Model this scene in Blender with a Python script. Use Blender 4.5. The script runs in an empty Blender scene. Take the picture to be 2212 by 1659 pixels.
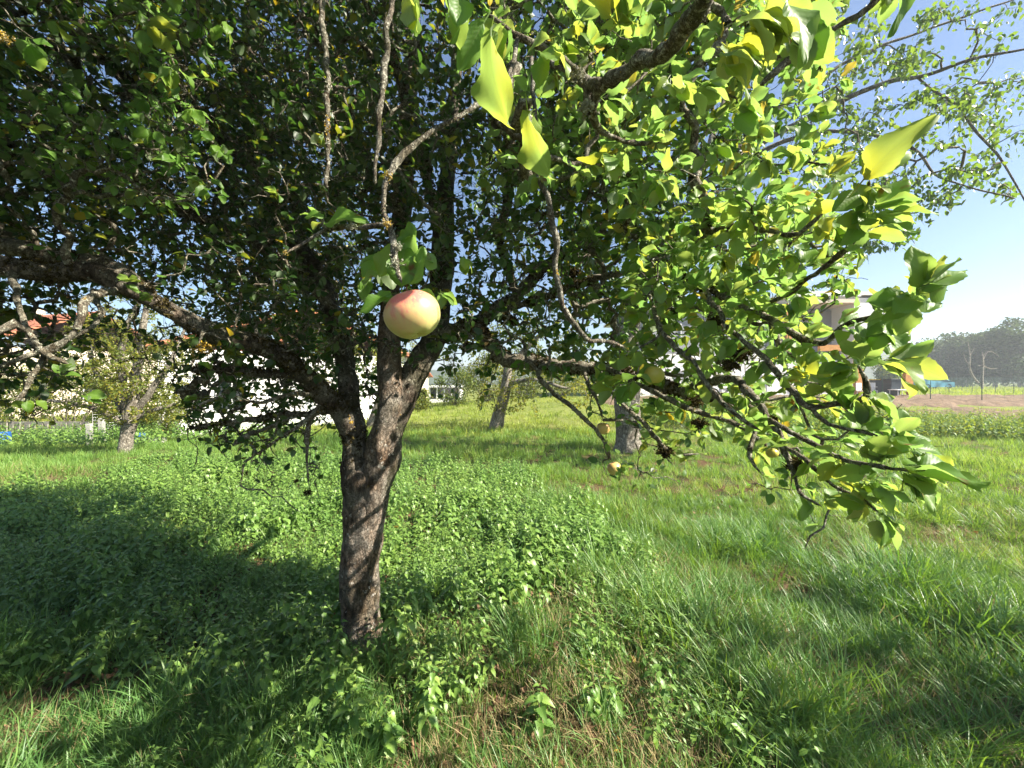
import bpy, math, random
import numpy as np
from mathutils import Vector, Matrix
random.seed(7)
S = bpy.context.scene
C = S.collection
R = math.radians

# ------------------------------------------------------------------ camera, sky, sun, exposure
CAMZ = 1.6
cam = bpy.data.cameras.new('camera'); cam.lens = 14.0; cam.sensor_width = 36.0
cam.clip_start = 0.02; cam.clip_end = 2000
co = bpy.data.objects.new('camera', cam); C.objects.link(co)
co.location = (0, 0, CAMZ); co.rotation_euler = (R(90), 0, 0)
cam.shift_y = -0.0025
S.camera = co
SUN_AZ, SUN_EL = 106.0, 40.0
w = bpy.data.worlds.new('World'); S.world = w; w.use_nodes = True
nt = w.node_tree; bg = nt.nodes['Background']
sk = nt.nodes.new('ShaderNodeTexSky'); sk.sky_type = 'NISHITA'; sk.sun_disc = False
sk.sun_elevation = R(SUN_EL); sk.sun_rotation = R(SUN_AZ); sk.air_density = 1.0; sk.dust_density = 0.6; sk.ozone_density = 4.0
nt.links.new(sk.outputs[0], bg.inputs[0]); bg.inputs[1].default_value = 0.058
sd = bpy.data.lights.new('sun', 'SUN'); sd.energy = 5.0; sd.angle = R(0.5); sd.color = (1.0, 0.92, 0.80)
so = bpy.data.objects.new('sun', sd); C.objects.link(so)
sv = Vector((math.sin(R(SUN_AZ))*math.cos(R(SUN_EL)), math.cos(R(SUN_AZ))*math.cos(R(SUN_EL)), math.sin(R(SUN_EL))))
so.rotation_euler = sv.to_track_quat('Z', 'Y').to_euler()
S.view_settings.view_transform = 'Standard'; S.view_settings.look = 'None'
S.view_settings.gamma = 1.0; S.view_settings.exposure = 1.8
S.cycles.max_bounces = 7; S.cycles.diffuse_bounces = 3; S.cycles.glossy_bounces = 2
S.cycles.transmission_bounces = 5; S.cycles.transparent_max_bounces = 8
S.cycles.use_denoising = True

# ------------------------------------------------------------------ numpy helpers
F = 860.2   # focal length in units of a 2212 px wide sheet, used to plan distances
HY = 835.0
def at(px, py, d): return np.array([(px-1106)/F*d, d, CAMZ-(py-HY)/F*d])
def proj(P):
    P = np.atleast_2d(P); y = np.maximum(P[:, 1], 1e-3)
    return 1106+P[:, 0]/y*F, HY-(P[:, 2]-CAMZ)/y*F, P[:, 1]
def norm(v): return v/np.maximum(np.linalg.norm(v, axis=-1, keepdims=True), 1e-9)
def _h(ix, iy, iz):
    n = (ix*374761393+iy*668265263+iz*2147483647) & 0xffffffff
    n = ((n ^ (n >> 13))*1274126177) & 0xffffffff
    return ((n ^ (n >> 16)) & 0xffff)/65535.0
def vnoise(P, s=1.0, seed=0):
    P = np.atleast_2d(P)/s+seed*17.31+1000.0
    I = np.floor(P).astype(np.int64); f = P-I; f = f*f*(3-2*f)
    out = 0
    for dx in (0, 1):
        for dy in (0, 1):
            for dz in (0, 1):
                ww = (f[:, 0] if dx else 1-f[:, 0])*(f[:, 1] if dy else 1-f[:, 1])*(f[:, 2] if dz else 1-f[:, 2])
                out = out+ww*_h(I[:, 0]+dx, I[:, 1]+dy, I[:, 2]+dz)
    return out
def sstep(a, b, x):
    t = np.clip((x-a)/(b-a), 0, 1); return t*t*(3-2*t)
def ground_z(x, y):
    x = np.asarray(x, float); y = np.asarray(y, float)
    g = 0.66*sstep(12.5, 21, y)*sstep(-9, 3, x)-0.25*sstep(6, 13, y)*sstep(-4, -12, x)
    P = np.stack([x.ravel(), y.ravel(), 0*x.ravel()], -1)
    b = (vnoise(P, 1.7, 3)-.5)*.10+(vnoise(P, .6, 4)-.5)*.05
    b = b.reshape(x.shape)*sstep(40, 14, y)
    return g+b

class Geo:
    def __init__(s): s.V = []; s.Q = []; s.r = []; s.u = []; s.n = 0
    def add(s, V, Q, r=0.5, uv=None):
        V = np.asarray(V, float); Q = np.asarray(Q, int)
        s.V.append(V); s.Q.append(Q+s.n); n = len(V)
        s.r.append(np.broadcast_to(np.asarray(r, float), (n,)))
        s.u.append(np.zeros((n, 2)) if uv is None else np.asarray(uv, float)); s.n += n
        return s
    def box(s, x0, x1, y0, y1, z0, z1, r=.5):
        V = [(x, y, z) for z in (z0, z1) for y in (y0, y1) for x in (x0, x1)]
        return s.add(V, [(0, 2, 3, 1), (4, 5, 7, 6), (0, 1, 5, 4), (2, 6, 7, 3), (0, 4, 6, 2), (1, 3, 7, 5)], r)
    def build(s, name, mat, parent=None, smooth=True, bevel=0):
        V = np.concatenate(s.V); Q = np.concatenate(s.Q)
        me = bpy.data.meshes.new(name); k = Q.shape[1]
        me.vertices.add(len(V)); me.vertices.foreach_set('co', V.astype(np.float32).ravel())
        me.loops.add(Q.size); me.loops.foreach_set('vertex_index', Q.astype(np.int32).ravel())
        me.polygons.add(len(Q)); me.polygons.foreach_set('loop_start', np.arange(0, Q.size, k, dtype=np.int32))
        me.polygons.foreach_set('loop_total', np.full(len(Q), k, np.int32))
        me.polygons.foreach_set('use_smooth', np.full(len(Q), smooth, bool))
        me.update(calc_edges=True)
        a = me.attributes.new('rnd', 'FLOAT', 'POINT'); a.data.foreach_set('value', np.concatenate(s.r).astype(np.float32))
        uv = me.uv_layers.new(name='UVMap'); U = np.concatenate(s.u)
        uv.data.foreach_set('uv', U[Q.ravel()].astype(np.float32).ravel())
        me.validate()
        o = bpy.data.objects.new(name, me); C.objects.link(o); me.materials.append(mat)
        if bevel:
            m = o.modifiers.new('bevel', 'BEVEL'); m.width = bevel; m.segments = 2
        if parent is not None: o.parent = parent; o.matrix_parent_inverse = Matrix.Translation(parent.location).inverted() if parent.parent is None else Matrix.Identity(4)
        return o

def tag(o, label=None, cat=None, group=None, kind=None):
    if label: o['label'] = label
    if cat: o['category'] = cat
    if group: o['group'] = group
    if kind: o['kind'] = kind
    return o
def empty(name, loc, label, cat, group=None):
    o = bpy.data.objects.new(name, None); o.empty_display_size = .2
    o.location = tuple(float(v) for v in loc); C.objects.link(o)
    return tag(o, label, cat, group)

def grid_quads(nu, nv, wrap=False):
    q = []
    for i in range(nu-1):
        for j in range(nv if wrap else nv-1):
            j2 = (j+1) % nv
            q.append((i*nv+j, i*nv+j2, (i+1)*nv+j2, (i+1)*nv+j))
    return np.array(q)

def leaf_template(nl, hw, width=.62, fold=.25, arc=.3, wave=0.0, serr=0.0, petiole=.25, heart=False, peak=.42, side=0.0):
    """leaf along +Y, length 1, normal +Z; hw = points from midrib to edge"""
    ts = np.linspace(0, 1, nl+1); rows = []; uv = []
    for i, t in enumerate(ts):
        if heart: wd = width*.5*np.sin(np.pi*min(1, t*.92+.08)**.55)**.9
        else: wd = width*.5*np.sin(np.pi*t**(math.log(.5)/math.log(peak)))**.68
        wd = max(wd, .008)
        if t in (0, 1): wd = .012
        for j in range(-hw, hw+1):
            u = j/hw; x = u*wd
            if abs(j) == hw and 0 < i < nl: x *= 1+serr*(1 if i % 2 else -1)
            z = abs(x)*fold-arc*t*t+wave*math.sin(t*9+u*2.3)*abs(u)**2+side*x*t
            rows.append((x+side*.3*t*t, t-.06*abs(u)*0, z)); uv.append((u*.5+.5, t))
    V = np.array(rows); Q = grid_quads(nl+1, 2*hw+1)
    if petiole:
        n = len(V); pw = .014
        V = np.vstack([V, [(-pw, -petiole, .0), (pw, -petiole, .0), (pw, .02, .004), (-pw, .02, .004)]])
        Q = np.vstack([Q, [(n, n+1, n+2, n+3)]]); uv += [(.5, 0)]*4
    return dict(V=V, Q=Q, uv=np.array(uv), r=np.zeros(len(V)))

def frames(d, nrm, roll=None):
    d = norm(d); s = norm(np.cross(d, nrm)); n = np.cross(s, d)
    if roll is not None:
        c = np.cos(roll)[:, None]; si = np.sin(roll)[:, None]
        s, n = s*c+n*si, n*c-s*si
    return np.stack([s, d, n], -1)
def scatter(g, Ts, P, M, sc, rnd, rng, rmix=0.0):
    k = rng.integers(0, len(Ts), len(P)); sc = np.asarray(sc)
    if sc.ndim == 1: sc = np.repeat(sc[:, None], 3, 1)
    for i, T in enumerate(Ts):
        m = np.where(k == i)[0]
        if not len(m): continue
        n = len(T['V'])
        V = np.einsum('nij,vj->nvi', M[m]*sc[m][:, None, :], T['V'])+P[m][:, None, :]
        Q = (T['Q'][None]+(np.arange(len(m))*n)[:, None, None]).reshape(-1, 4)
        r = (rnd[m][:, None]*(1-rmix)+T['r'][None]*rmix)
        g.add(V.reshape(-1, 3), Q, r.ravel(), np.tile(T['uv'], (len(m), 1)))
def rvec(rng, n): return norm(rng.normal(size=(n, 3)))

def catmull(P, step):
    P = np.asarray(P, float); out = []
    Pp = np.vstack([2*P[0]-P[1], P, 2*P[-1]-P[-2]])
    for i in range(len(P)-1):
        a, b, c, d = Pp[i:i+4]; L = np.linalg.norm(c[:3]-b[:3]); n = max(2, int(L/step))
        t = (np.arange(n)/n)[:, None]
        out.append(.5*((2*b)+(-a+c)*t+(2*a-5*b+4*c-d)*t*t+(-a+3*b-3*c+d)*t**3))
    out.append(P[-1:]); return np.vstack(out)
def tube(g, P, r, sides=6, bump=0.0, bs=.03, rnd=.5, seed=0, cap=True):
    P = np.asarray(P, float); n = len(P)
    if n < 2: return
    r = np.broadcast_to(np.asarray(r, float), (n,)).copy()
    T = norm(np.gradient(P, axis=0)); ref = np.array([.31, .2, .93]) if abs(T[:, 2]).mean() < .7 else np.array([.9, .3, .1])
    A = norm(np.cross(T, ref)); B = np.cross(T, A)
    if cap: r[-1] *= .15
    th = np.arange(sides)/sides*2*np.pi
    D = A[:, None]*np.cos(th)[None, :, None]+B[:, None]*np.sin(th)[None, :, None]
    V = (P[:, None]+D*r[:, None, None]).reshape(-1, 3)
    if bump:
        nz = (vnoise(V*np.array([1, 1, .35]), bs, seed)-.5)*1.0+(vnoise(V*np.array([1, 1, .5]), bs*.4, seed+1)-.5)*.5+(vnoise(V, bs*4, seed+2)-.5)*1.2
        V = V+D.reshape(-1, 3)*(nz*bump*np.repeat(r, sides))[:, None]
    L = np.concatenate([[0], np.cumsum(np.linalg.norm(np.diff(P, axis=0), axis=1))])
    uv = np.stack([np.tile(th/6.283, n), np.repeat(L, sides)], -1)
    g.add(V, grid_quads(n, sides, True) if n*sides < 200 else _gq(n, sides), rnd, uv)
def _gq(n, s):
    i = np.arange(n-1)[:, None]*s; j = np.arange(s)[None]; j2 = (j+1) % s
    return np.stack([i+j, i+j2, i+s+j2, i+s+j], -1).reshape(-1, 4)

def grow(nodes, radii, attractors, rng, step=.05, jit=.010, rmin=.0013, expo=.42, bulge=.16, guard=None, rcap=.03, droop=0.0):
    """greedy branching: every attractor is joined by a gnarled twig to the nearest wood already there"""
    cap = len(nodes)+len(attractors)*30; pos = np.zeros((cap, 3)); pos[:len(nodes)] = nodes
    dr = np.zeros((cap, 3)); cnt = np.zeros(cap); par = -np.ones(cap, int); n = len(nodes); n0 = n
    best = np.full(len(attractors), 1e9)
    for k in range(0, len(nodes), 500):
        best = np.minimum(best, ((attractors[:, None]-nodes[None, k:k+500])**2).sum(-1).min(1))
    paths = []
    for a in attractors[np.argsort(best)]:
        d2 = ((pos[:n]-a)**2).sum(1); j = int(np.argmin(d2)); L = math.sqrt(d2[j])
        if L < step*1.2: continue
        m = max(3, int(L/step)+1); t = (np.arange(1, m+1)/m)[:, None]
        p0 = pos[j]; dv = a-p0; pd = dr[j] if dr[j].any() else rvec(rng, 1)[0]
        b = norm(np.cross(dv, rng.normal(size=3)))*L*bulge*rng.uniform(.3, 1.4)+pd*L*.15
        q = p0+dv*t+np.sin(np.pi*t)*b*.6+rng.normal(size=(m, 3))*jit*np.minimum(1, L/.15)
        q[:, 2] -= droop*L*(t[:, 0]**2-t[:, 0]*.3)
        if guard is not None and guard(q): continue
        idx = np.arange(n, n+m); pos[idx] = q; dr[idx] = norm(np.gradient(q, axis=0)); par[idx] = np.r_[j, idx[:-1]]
        n += m; paths.append(np.r_[j, idx]); cnt[idx[-1]] = 1
    for i in range(n-1, n0-1, -1):
        if par[i] >= n0: cnt[par[i]] += cnt[i]
    r = np.minimum(rmin*np.maximum(cnt, 1)**expo+.0003, rcap); r[:n0] = radii
    return pos[:n], r[:n], paths, n0
def twigs_mesh(g, pos, r, paths, n0, rng, sides=5, knob=.18):
    for p in paths:
        rr = r[p].copy(); rr[0] = min(rr[0], rr[1]*1.25)
        rr = rr*(1+rng.normal(size=len(rr))*knob); rr[-1] = rr[-1]*.8
        s = sides if rr.mean() < .006 else sides+2
        tube(g, pos[p], np.maximum(rr, .0006), s, rnd=rng.random())

# ------------------------------------------------------------------ materials
def newmat(name):
    m = bpy.data.materials.new(name); m.use_nodes = True; nt = m.node_tree; nt.nodes.clear()
    return m, nt, nt.nodes.new, nt.links.new
def ramp(nt, pts, inp=None, interp='LINEAR'):
    r = nt.nodes.new('ShaderNodeValToRGB'); e = r.color_ramp.elements; r.color_ramp.interpolation = interp
    while len(e) < len(pts): e.new(.5)
    for el, (p, c) in zip(e, pts): el.position = p; el.color = (*c, 1)
    if inp is not None: nt.links.new(inp, r.inputs[0])
    return r.outputs[0]
def noise(nt, scale, detail=3, coord=None, rough=.5):
    n = nt.nodes.new('ShaderNodeTexNoise'); n.inputs['Scale'].default_value = scale; n.inputs['Detail'].default_value = detail
    n.inputs['Roughness'].default_value = rough
    if coord is not None: nt.links.new(coord, n.inputs['Vector'])
    return n.outputs['Fac']
def mixc(nt, f, a, b, mode='MIX'):
    m = nt.nodes.new('ShaderNodeMix'); m.data_type = 'RGBA'; m.blend_type = mode
    for k, v in ((0, f), (6, a), (7, b)):
        if hasattr(v, 'links') or hasattr(v, 'is_linked'): nt.links.new(v, m.inputs[k])
        else: m.inputs[k].default_value = v if k == 0 else (*v, 1)
    return m.outputs[2]
def mathn(nt, op, a, b=None, c=None):
    m = nt.nodes.new('ShaderNodeMath'); m.operation = op
    for k, v in enumerate((a, b, c)):
        if v is None: continue
        if hasattr(v, 'is_linked'): nt.links.new(v, m.inputs[k])
        else: m.inputs[k].default_value = v
    return m.outputs[0]
def leafmat(name, cols, trans, tmix=.45, rough=.45, spec=.4, veins=0.0, spots=0.0, under=None):
    m, nt, N, L = newmat(name)
    out = N('ShaderNodeOutputMaterial'); at_ = N('ShaderNodeAttribute'); at_.attribute_name = 'rnd'
    geo = N('ShaderNodeNewGeometry'); tc = N('ShaderNodeTexCoord')
    col = ramp(nt, cols, at_.outputs['Fac']); tcol = ramp(nt, trans, at_.outputs['Fac'])
    if spots:
        nz = noise(nt, 28, 3, tc.outputs['Object']); f = ramp(nt, [(.66, (0, 0, 0)), (.72, (1, 1, 1))], nz)
        f = mathn(nt, 'MULTIPLY', f, spots)
        col = mixc(nt, f, col, (.16, .08, .02)); tcol = mixc(nt, f, tcol, (.22, .09, .01))
        nz2 = noise(nt, 9, 2, tc.outputs['Object']); f2 = ramp(nt, [(.52, (0, 0, 0)), (.7, (.7, .7, .7))], nz2)
        tcol = mixc(nt, f2, tcol, (.62, .56, .02))
    if under is not None: col = mixc(nt, geo.outputs['Backfacing'], col, under)
    b = N('ShaderNodeBsdfPrincipled'); b.inputs['Roughness'].default_value = rough; b.inputs['Specular IOR Level'].default_value = spec
    if veins:
        sx = N('ShaderNodeSeparateXYZ'); L(tc.outputs['UV'], sx.inputs[0])
        u = mathn(nt, 'ABSOLUTE', mathn(nt, 'SUBTRACT', sx.outputs[0], .5))
        ph = mathn(nt, 'SUBTRACT', mathn(nt, 'MULTIPLY', sx.outputs[1], 9.0), mathn(nt, 'MULTIPLY', u, 5.0))
        fr = mathn(nt, 'ABSOLUTE', mathn(nt, 'SUBTRACT', mathn(nt, 'FRACT', ph), .5))
        v1 = mathn(nt, 'LESS_THAN', fr, .05); v2 = mathn(nt, 'LESS_THAN', u, .022)
        v = mathn(nt, 'MAXIMUM', mathn(nt, 'MULTIPLY', v1, .5), v2)
        col = mixc(nt, mathn(nt, 'MULTIPLY', v, veins), col, (.30, .36, .14))
        tcol = mixc(nt, mathn(nt, 'MULTIPLY', v, veins*.8), tcol, (.22, .32, .06))
        bp = N('ShaderNodeBump'); bp.inputs['Strength'].default_value = .3; bp.inputs['Distance'].default_value = .001
        L(mathn(nt, 'ADD', fr, noise(nt, 120, 2, tc.outputs['Object'])), bp.inputs['Height']); L(bp.outputs[0], b.inputs['Normal'])
    L(col, b.inputs['Base Color'])
    t = N('ShaderNodeBsdfTranslucent'); L(tcol, t.inputs[0])
    mx = N('ShaderNodeMixShader'); mx.inputs[0].default_value = tmix; L(b.outputs[0], mx.inputs[1]); L(t.outputs[0], mx.inputs[2])
    L(mx.outputs[0], out.inputs[0]); return m
def plain(name, col, rough=.8, bump=None, var=0.0, scale=3, metal=0, spec=.3):
    m, nt, N, L = newmat(name); out = N('ShaderNodeOutputMaterial'); b = N('ShaderNodeBsdfPrincipled'); tc = N('ShaderNodeTexCoord')
    b.inputs['Roughness'].default_value = rough; b.inputs['Metallic'].default_value = metal; b.inputs['Specular IOR Level'].default_value = spec
    c2 = tuple(max(0, v*(1-var)) for v in col); nz = noise(nt, scale, 5, tc.outputs['Object'], .6)
    L(ramp(nt, [(.35, c2), (.65, col)], nz), b.inputs['Base Color'])
    if bump:
        bp = N('ShaderNodeBump'); bp.inputs['Strength'].default_value = .6; bp.inputs['Distance'].default_value = bump
        L(noise(nt, scale*8, 4, tc.outputs['Object']), bp.inputs['Height']); L(bp.outputs[0], b.inputs['Normal'])
    L(b.outputs[0], out.inputs[0]); return m
def barkmat(name, dark, mid, lich, lf=.60, scale=1.0, yellow=True, moss=0.0):
    m, nt, N, L = newmat(name); out = N('ShaderNodeOutputMaterial'); b = N('ShaderNodeBsdfPrincipled'); tc = N('ShaderNodeTexCoord')
    b.inputs['Roughness'].default_value = .9; b.inputs['Specular IOR Level'].default_value = .15
    mp = N('ShaderNodeMapping'); mp.inputs['Scale'].default_value = (1, 1, .35); L(tc.outputs['Object'], mp.inputs[0])
    n1 = noise(nt, 45*scale, 6, mp.outputs[0], .65); n2 = noise(nt, 9*scale, 4, tc.outputs['Object'])
    c = ramp(nt, [(.38, dark), (.62, mid)], n1)
    c = mixc(nt, ramp(nt, [(.35, (0, 0, 0)), (.7, (.8, .8, .8))], n2), c, tuple(v*.8 for v in lich))
    if moss: c = mixc(nt, ramp(nt, [(.5, (0, 0, 0)), (.6, (moss,)*3)], noise(nt, 5*scale, 5, tc.outputs['Object'])), c, (.045, .05, .018))
    n3 = noise(nt, 30*scale, 5, tc.outputs['Object'], .6)
    c = mixc(nt, ramp(nt, [(lf, (0, 0, 0)), (lf+.03, (1, 1, 1))], n3), c, lich)
    if yellow:
        n4 = noise(nt, 17*scale, 4, tc.outputs['Object'], .6)
        c = mixc(nt, ramp(nt, [(.70, (0, 0, 0)), (.73, (1, 1, 1))], n4), c, (.42, .26, .03))
    vo = N('ShaderNodeTexVoronoi'); vo.feature = 'DISTANCE_TO_EDGE'; vo.inputs['Scale'].default_value = 70*scale
    mp2 = N('ShaderNodeMapping'); mp2.inputs['Scale'].default_value = (1, 1, .28); 
    nd = N('ShaderNodeTexNoise'); nd.inputs['Scale'].default_value = 60*scale; nd.inputs['Detail'].default_value = 4; L(tc.outputs['Object'], nd.inputs['Vector'])
    dm = N('ShaderNodeVectorMath'); dm.operation = 'MULTIPLY_ADD'; L(nd.outputs['Color'], dm.inputs[0]); dm.inputs[1].default_value = (.05/scale,)*3; L(tc.outputs['Object'], dm.inputs[2])
    L(dm.outputs[0], mp2.inputs[0]); L(mp2.outputs[0], vo.inputs['Vector'])
    crack = ramp(nt, [(0, (1, 1, 1)), (.12, (0, 0, 0))], vo.outputs['Distance'])
    c = mixc(nt, mathn(nt, 'MULTIPLY', crack, .6), c, tuple(v*.5 for v in dark))
    L(c, b.inputs['Base Color'])
    bp = N('ShaderNodeBump'); bp.inputs['Strength'].default_value = 1; bp.inputs['Distance'].default_value = .022/scale
    hgt = mathn(nt, 'SUBTRACT', n1, mathn(nt, 'MULTIPLY', crack, .35)); L(hgt, bp.inputs['Height']); L(bp.outputs[0], b.inputs['Normal'])
    L(b.outputs[0], out.inputs[0]); return m

M = {}
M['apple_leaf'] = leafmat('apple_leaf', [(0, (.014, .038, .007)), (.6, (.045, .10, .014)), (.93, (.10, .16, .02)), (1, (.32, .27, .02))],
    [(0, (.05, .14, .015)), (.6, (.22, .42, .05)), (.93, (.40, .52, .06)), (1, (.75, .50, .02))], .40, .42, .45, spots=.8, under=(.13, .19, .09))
M['near_leaf'] = leafmat('near_leaf', [(0, (.07, .16, .02)), (.6, (.12, .23, .03)), (.93, (.2, .27, .035)), (1, (.34, .28, .02))],
    [(0, (.22, .44, .09)), (.6, (.34, .52, .10)), (.9, (.46, .55, .10)), (1, (.62, .44, .06))], .50, .45, .35, veins=.3, spots=.9, under=(.20, .26, .14))
M['cherry_leaf'] = leafmat('cherry_leaf', [(0, (.03, .075, .018)), (1, (.07, .13, .03))], [(0, (.16, .34, .03)), (1, (.34, .46, .04))], .35, .35, .6, under=(.14, .20, .10))
M['far_leaf'] = leafmat('far_leaf', [(0, (.03, .06, .012)), (.5, (.07, .11, .02)), (1, (.16, .18, .03))], [(0, (.12, .24, .02)), (1, (.45, .42, .03))], .35, .55, .25)
M['olive_leaf'] = leafmat('olive_leaf', [(0, (.05, .085, .02)), (.6, (.13, .17, .03)), (1, (.34, .28, .04))], [(0, (.18, .28, .03)), (1, (.6, .5, .04))], .4, .55, .25)
M['wood_leaf'] = leafmat('wood_leaf', [(0, (.035, .07, .018)), (1, (.10, .15, .035))], [(0, (.05, .1, .02)), (1, (.12, .18, .03))], .25, .6, .2)
M['nettle'] = leafmat('nettle', [(0, (.07, .165, .035)), (.6, (.17, .285, .05)), (.95, (.23, .32, .065)), (1, (.3, .26, .03))],
    [(0, (.16, .38, .07)), (.8, (.28, .5, .09)), (1, (.6, .5, .03))], .3, .42, .5, veins=.3, under=(.09, .16, .06))
M['grass'] = leafmat('grass', [(0, (.045, .125, .035)), (.45, (.095, .21, .055)), (.8, (.18, .29, .07)), (.93, (.20, .24, .05)), (1, (.36, .30, .12))],
    [(0, (.12, .32, .02)), (.8, (.32, .48, .04)), (1, (.5, .42, .12))], .35, .42, .4)
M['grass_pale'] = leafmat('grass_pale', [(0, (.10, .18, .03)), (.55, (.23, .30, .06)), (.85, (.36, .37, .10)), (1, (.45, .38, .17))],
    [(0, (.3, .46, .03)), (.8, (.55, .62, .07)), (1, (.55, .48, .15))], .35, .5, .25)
M['litter'] = leafmat('litter', [(0, (.07, .04, .022)), (.5, (.16, .09, .05)), (.92, (.26, .16, .09)), (1, (.45, .30, .04))], [(0, (.2, .09, .03)), (1, (.4, .2, .05))], .15, .7, .2)
M['moss'] = leafmat('moss', [(0, (.02, .016, .008)), (.6, (.06, .046, .018)), (1, (.15, .125, .04))], [(0, (.02, .02, .01)), (1, (.1, .09, .02))], .12, .95, .05)
M['lichen'] = leafmat('lichen', [(0, (.13, .13, .10)), (.7, (.36, .37, .28)), (.86, (.46, .47, .36)), (.9, (.5, .32, .03)), (1, (.6, .36, .02))], [(0, (.1, .1, .06)), (1, (.4, .3, .05))], .12, .9, .1)
M['bark'] = barkmat('bark', (.028, .020, .014), (.135, .10, .072), (.34, .32, .25), .60, 1.0, True, .5)
M['trunk_bark'] = barkmat('trunk_bark', (.045, .029, .018), (.27, .18, .115), (.42, .39, .33), .625, .8, True, .35)
M['twig_bark'] = barkmat('twig_bark', (.05, .036, .024), (.21, .16, .11), (.42, .40, .31), .53, 2.0, True, .3)
M['near_bark'] = barkmat('near_bark', (.05, .038, .026), (.20, .155, .11), (.42, .40, .32), .55, 2.6, True, .4)
M['grey_bark'] = barkmat('grey_bark', (.10, .085, .065), (.30, .26, .20), (.50, .46, .38), .56, .5, False)
M['plaster_white'] = plain('plaster_white', (.82, .81, .78), .9, .01, .06, .6)
M['plaster_cream'] = plain('plaster_cream', (.66, .57, .44), .9, .01, .1, .6)
M['plaster_grey'] = plain('plaster_grey', (.30, .31, .33), .9, .01, .08, .5)
M['plaster_pale'] = plain('plaster_pale', (.76, .75, .73), .9, .01, .06, .5)
M['glass'] = plain('glass', (.03, .035, .04), .08, None, .2, 1, 0, .8)
M['metal'] = plain('metal', (.62, .63, .64), .35, None, .1, 4, .9)
M['frame'] = plain('frame', (.72, .72, .72), .5, None, .05, 4)
M['timber'] = plain('timber', (.56, .27, .075), .6, .003, .25, 6)
M['grey_wood'] = plain('grey_wood', (.30, .275, .24), .85, .01, .4, 7)
M['concrete'] = plain('concrete', (.36, .35, .32), .9, .008, .25, 6)
M['green_metal'] = plain('green_metal', (.012, .055, .035), .45, None, .2, 9)
M['green_wire'] = plain('green_wire', (.02, .11, .075), .5, None, .2, 9)
M['bin'] = plain('bin', (.035, .045, .055), .45, .002, .1, 9)
M['bin_lid'] = plain('bin_lid', (.62, .45, .02), .45, None, .1, 9)
M['plastic_white'] = plain('plastic_white', (.75, .75, .74), .45, None, .05, 9)
M['blue'] = plain('blue', (.02, .11, .42), .45, None, .15, 9)
M['car_blue'] = plain('car_blue', (.10, .33, .46), .25, None, .1, 9, .2, .6)
M['rubber'] = plain('rubber', (.02, .02, .02), .8)
M['stem'] = plain('stem', (.14, .085, .04), .8, .0005, .3, 60)
M['nettle_stem'] = plain('nettle_stem', (.10, .15, .05), .7, .0005, .3, 30)
def tilemat():
    m, nt, N, L = newmat('roof_tile'); out = N('ShaderNodeOutputMaterial'); b = N('ShaderNodeBsdfPrincipled'); tc = N('ShaderNodeTexCoord')
    wv = N('ShaderNodeTexWave'); wv.bands_direction = 'X'; wv.inputs['Scale'].default_value = 1.4; L(tc.outputs['Object'], wv.inputs[0])
    wz = N('ShaderNodeTexWave'); wz.bands_direction = 'Z'; wz.inputs['Scale'].default_value = 2.2; L(tc.outputs['Object'], wz.inputs[0])
    c = ramp(nt, [(.3, (.30, .095, .045)), (.7, (.50, .19, .09))], noise(nt, 3, 5, tc.outputs['Object'], .7))
    c = mixc(nt, mathn(nt, 'MULTIPLY', wz.outputs['Fac'], .25), c, (.16, .06, .035))
    L(c, b.inputs['Base Color']); b.inputs['Roughness'].default_value = .85
    bp = N('ShaderNodeBump'); bp.inputs['Distance'].default_value = .05; L(mathn(nt, 'ADD', wv.outputs['Fac'], wz.outputs['Fac']), bp.inputs['Height']); L(bp.outputs[0], b.inputs['Normal'])
    L(b.outputs[0], out.inputs[0]); return m
M['tile'] = tilemat()
def groundmat():
    m, nt, N, L = newmat('meadow_soil'); out = N('ShaderNodeOutputMaterial'); b = N('ShaderNodeBsdfPrincipled'); tc = N('ShaderNodeTexCoord')
    o = tc.outputs['Object']
    soil = ramp(nt, [(.3, (.045, .028, .015)), (.55, (.12, .075, .038)), (.75, (.24, .155, .08))], noise(nt, 14, 8, o, .7))
    grn = ramp(nt, [(.3, (.025, .055, .012)), (.55, (.06, .11, .025)), (.75, (.13, .17, .04))], noise(nt, 5, 8, o, .75))
    f = ramp(nt, [(.42, (0, 0, 0)), (.6, (1, 1, 1))], noise(nt, 1.1, 5, o, .6))
    near = mixc(nt, f, soil, grn)
    sx = N('ShaderNodeSeparateXYZ'); L(o, sx.inputs[0])
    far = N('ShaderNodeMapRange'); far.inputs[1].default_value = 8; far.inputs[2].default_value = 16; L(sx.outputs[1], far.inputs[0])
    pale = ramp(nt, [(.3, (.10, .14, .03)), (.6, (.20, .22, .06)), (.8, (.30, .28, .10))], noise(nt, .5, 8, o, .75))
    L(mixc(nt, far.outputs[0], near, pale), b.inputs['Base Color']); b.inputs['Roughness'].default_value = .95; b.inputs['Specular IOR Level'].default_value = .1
    bp = N('ShaderNodeBump'); bp.inputs['Strength'].default_value = .8; bp.inputs['Distance'].default_value = .03
    L(noise(nt, 30, 6, o, .7), bp.inputs['Height']); L(bp.outputs[0], b.inputs['Normal'])
    L(b.outputs[0], out.inputs[0]); return m
M['ground'] = groundmat()
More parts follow.
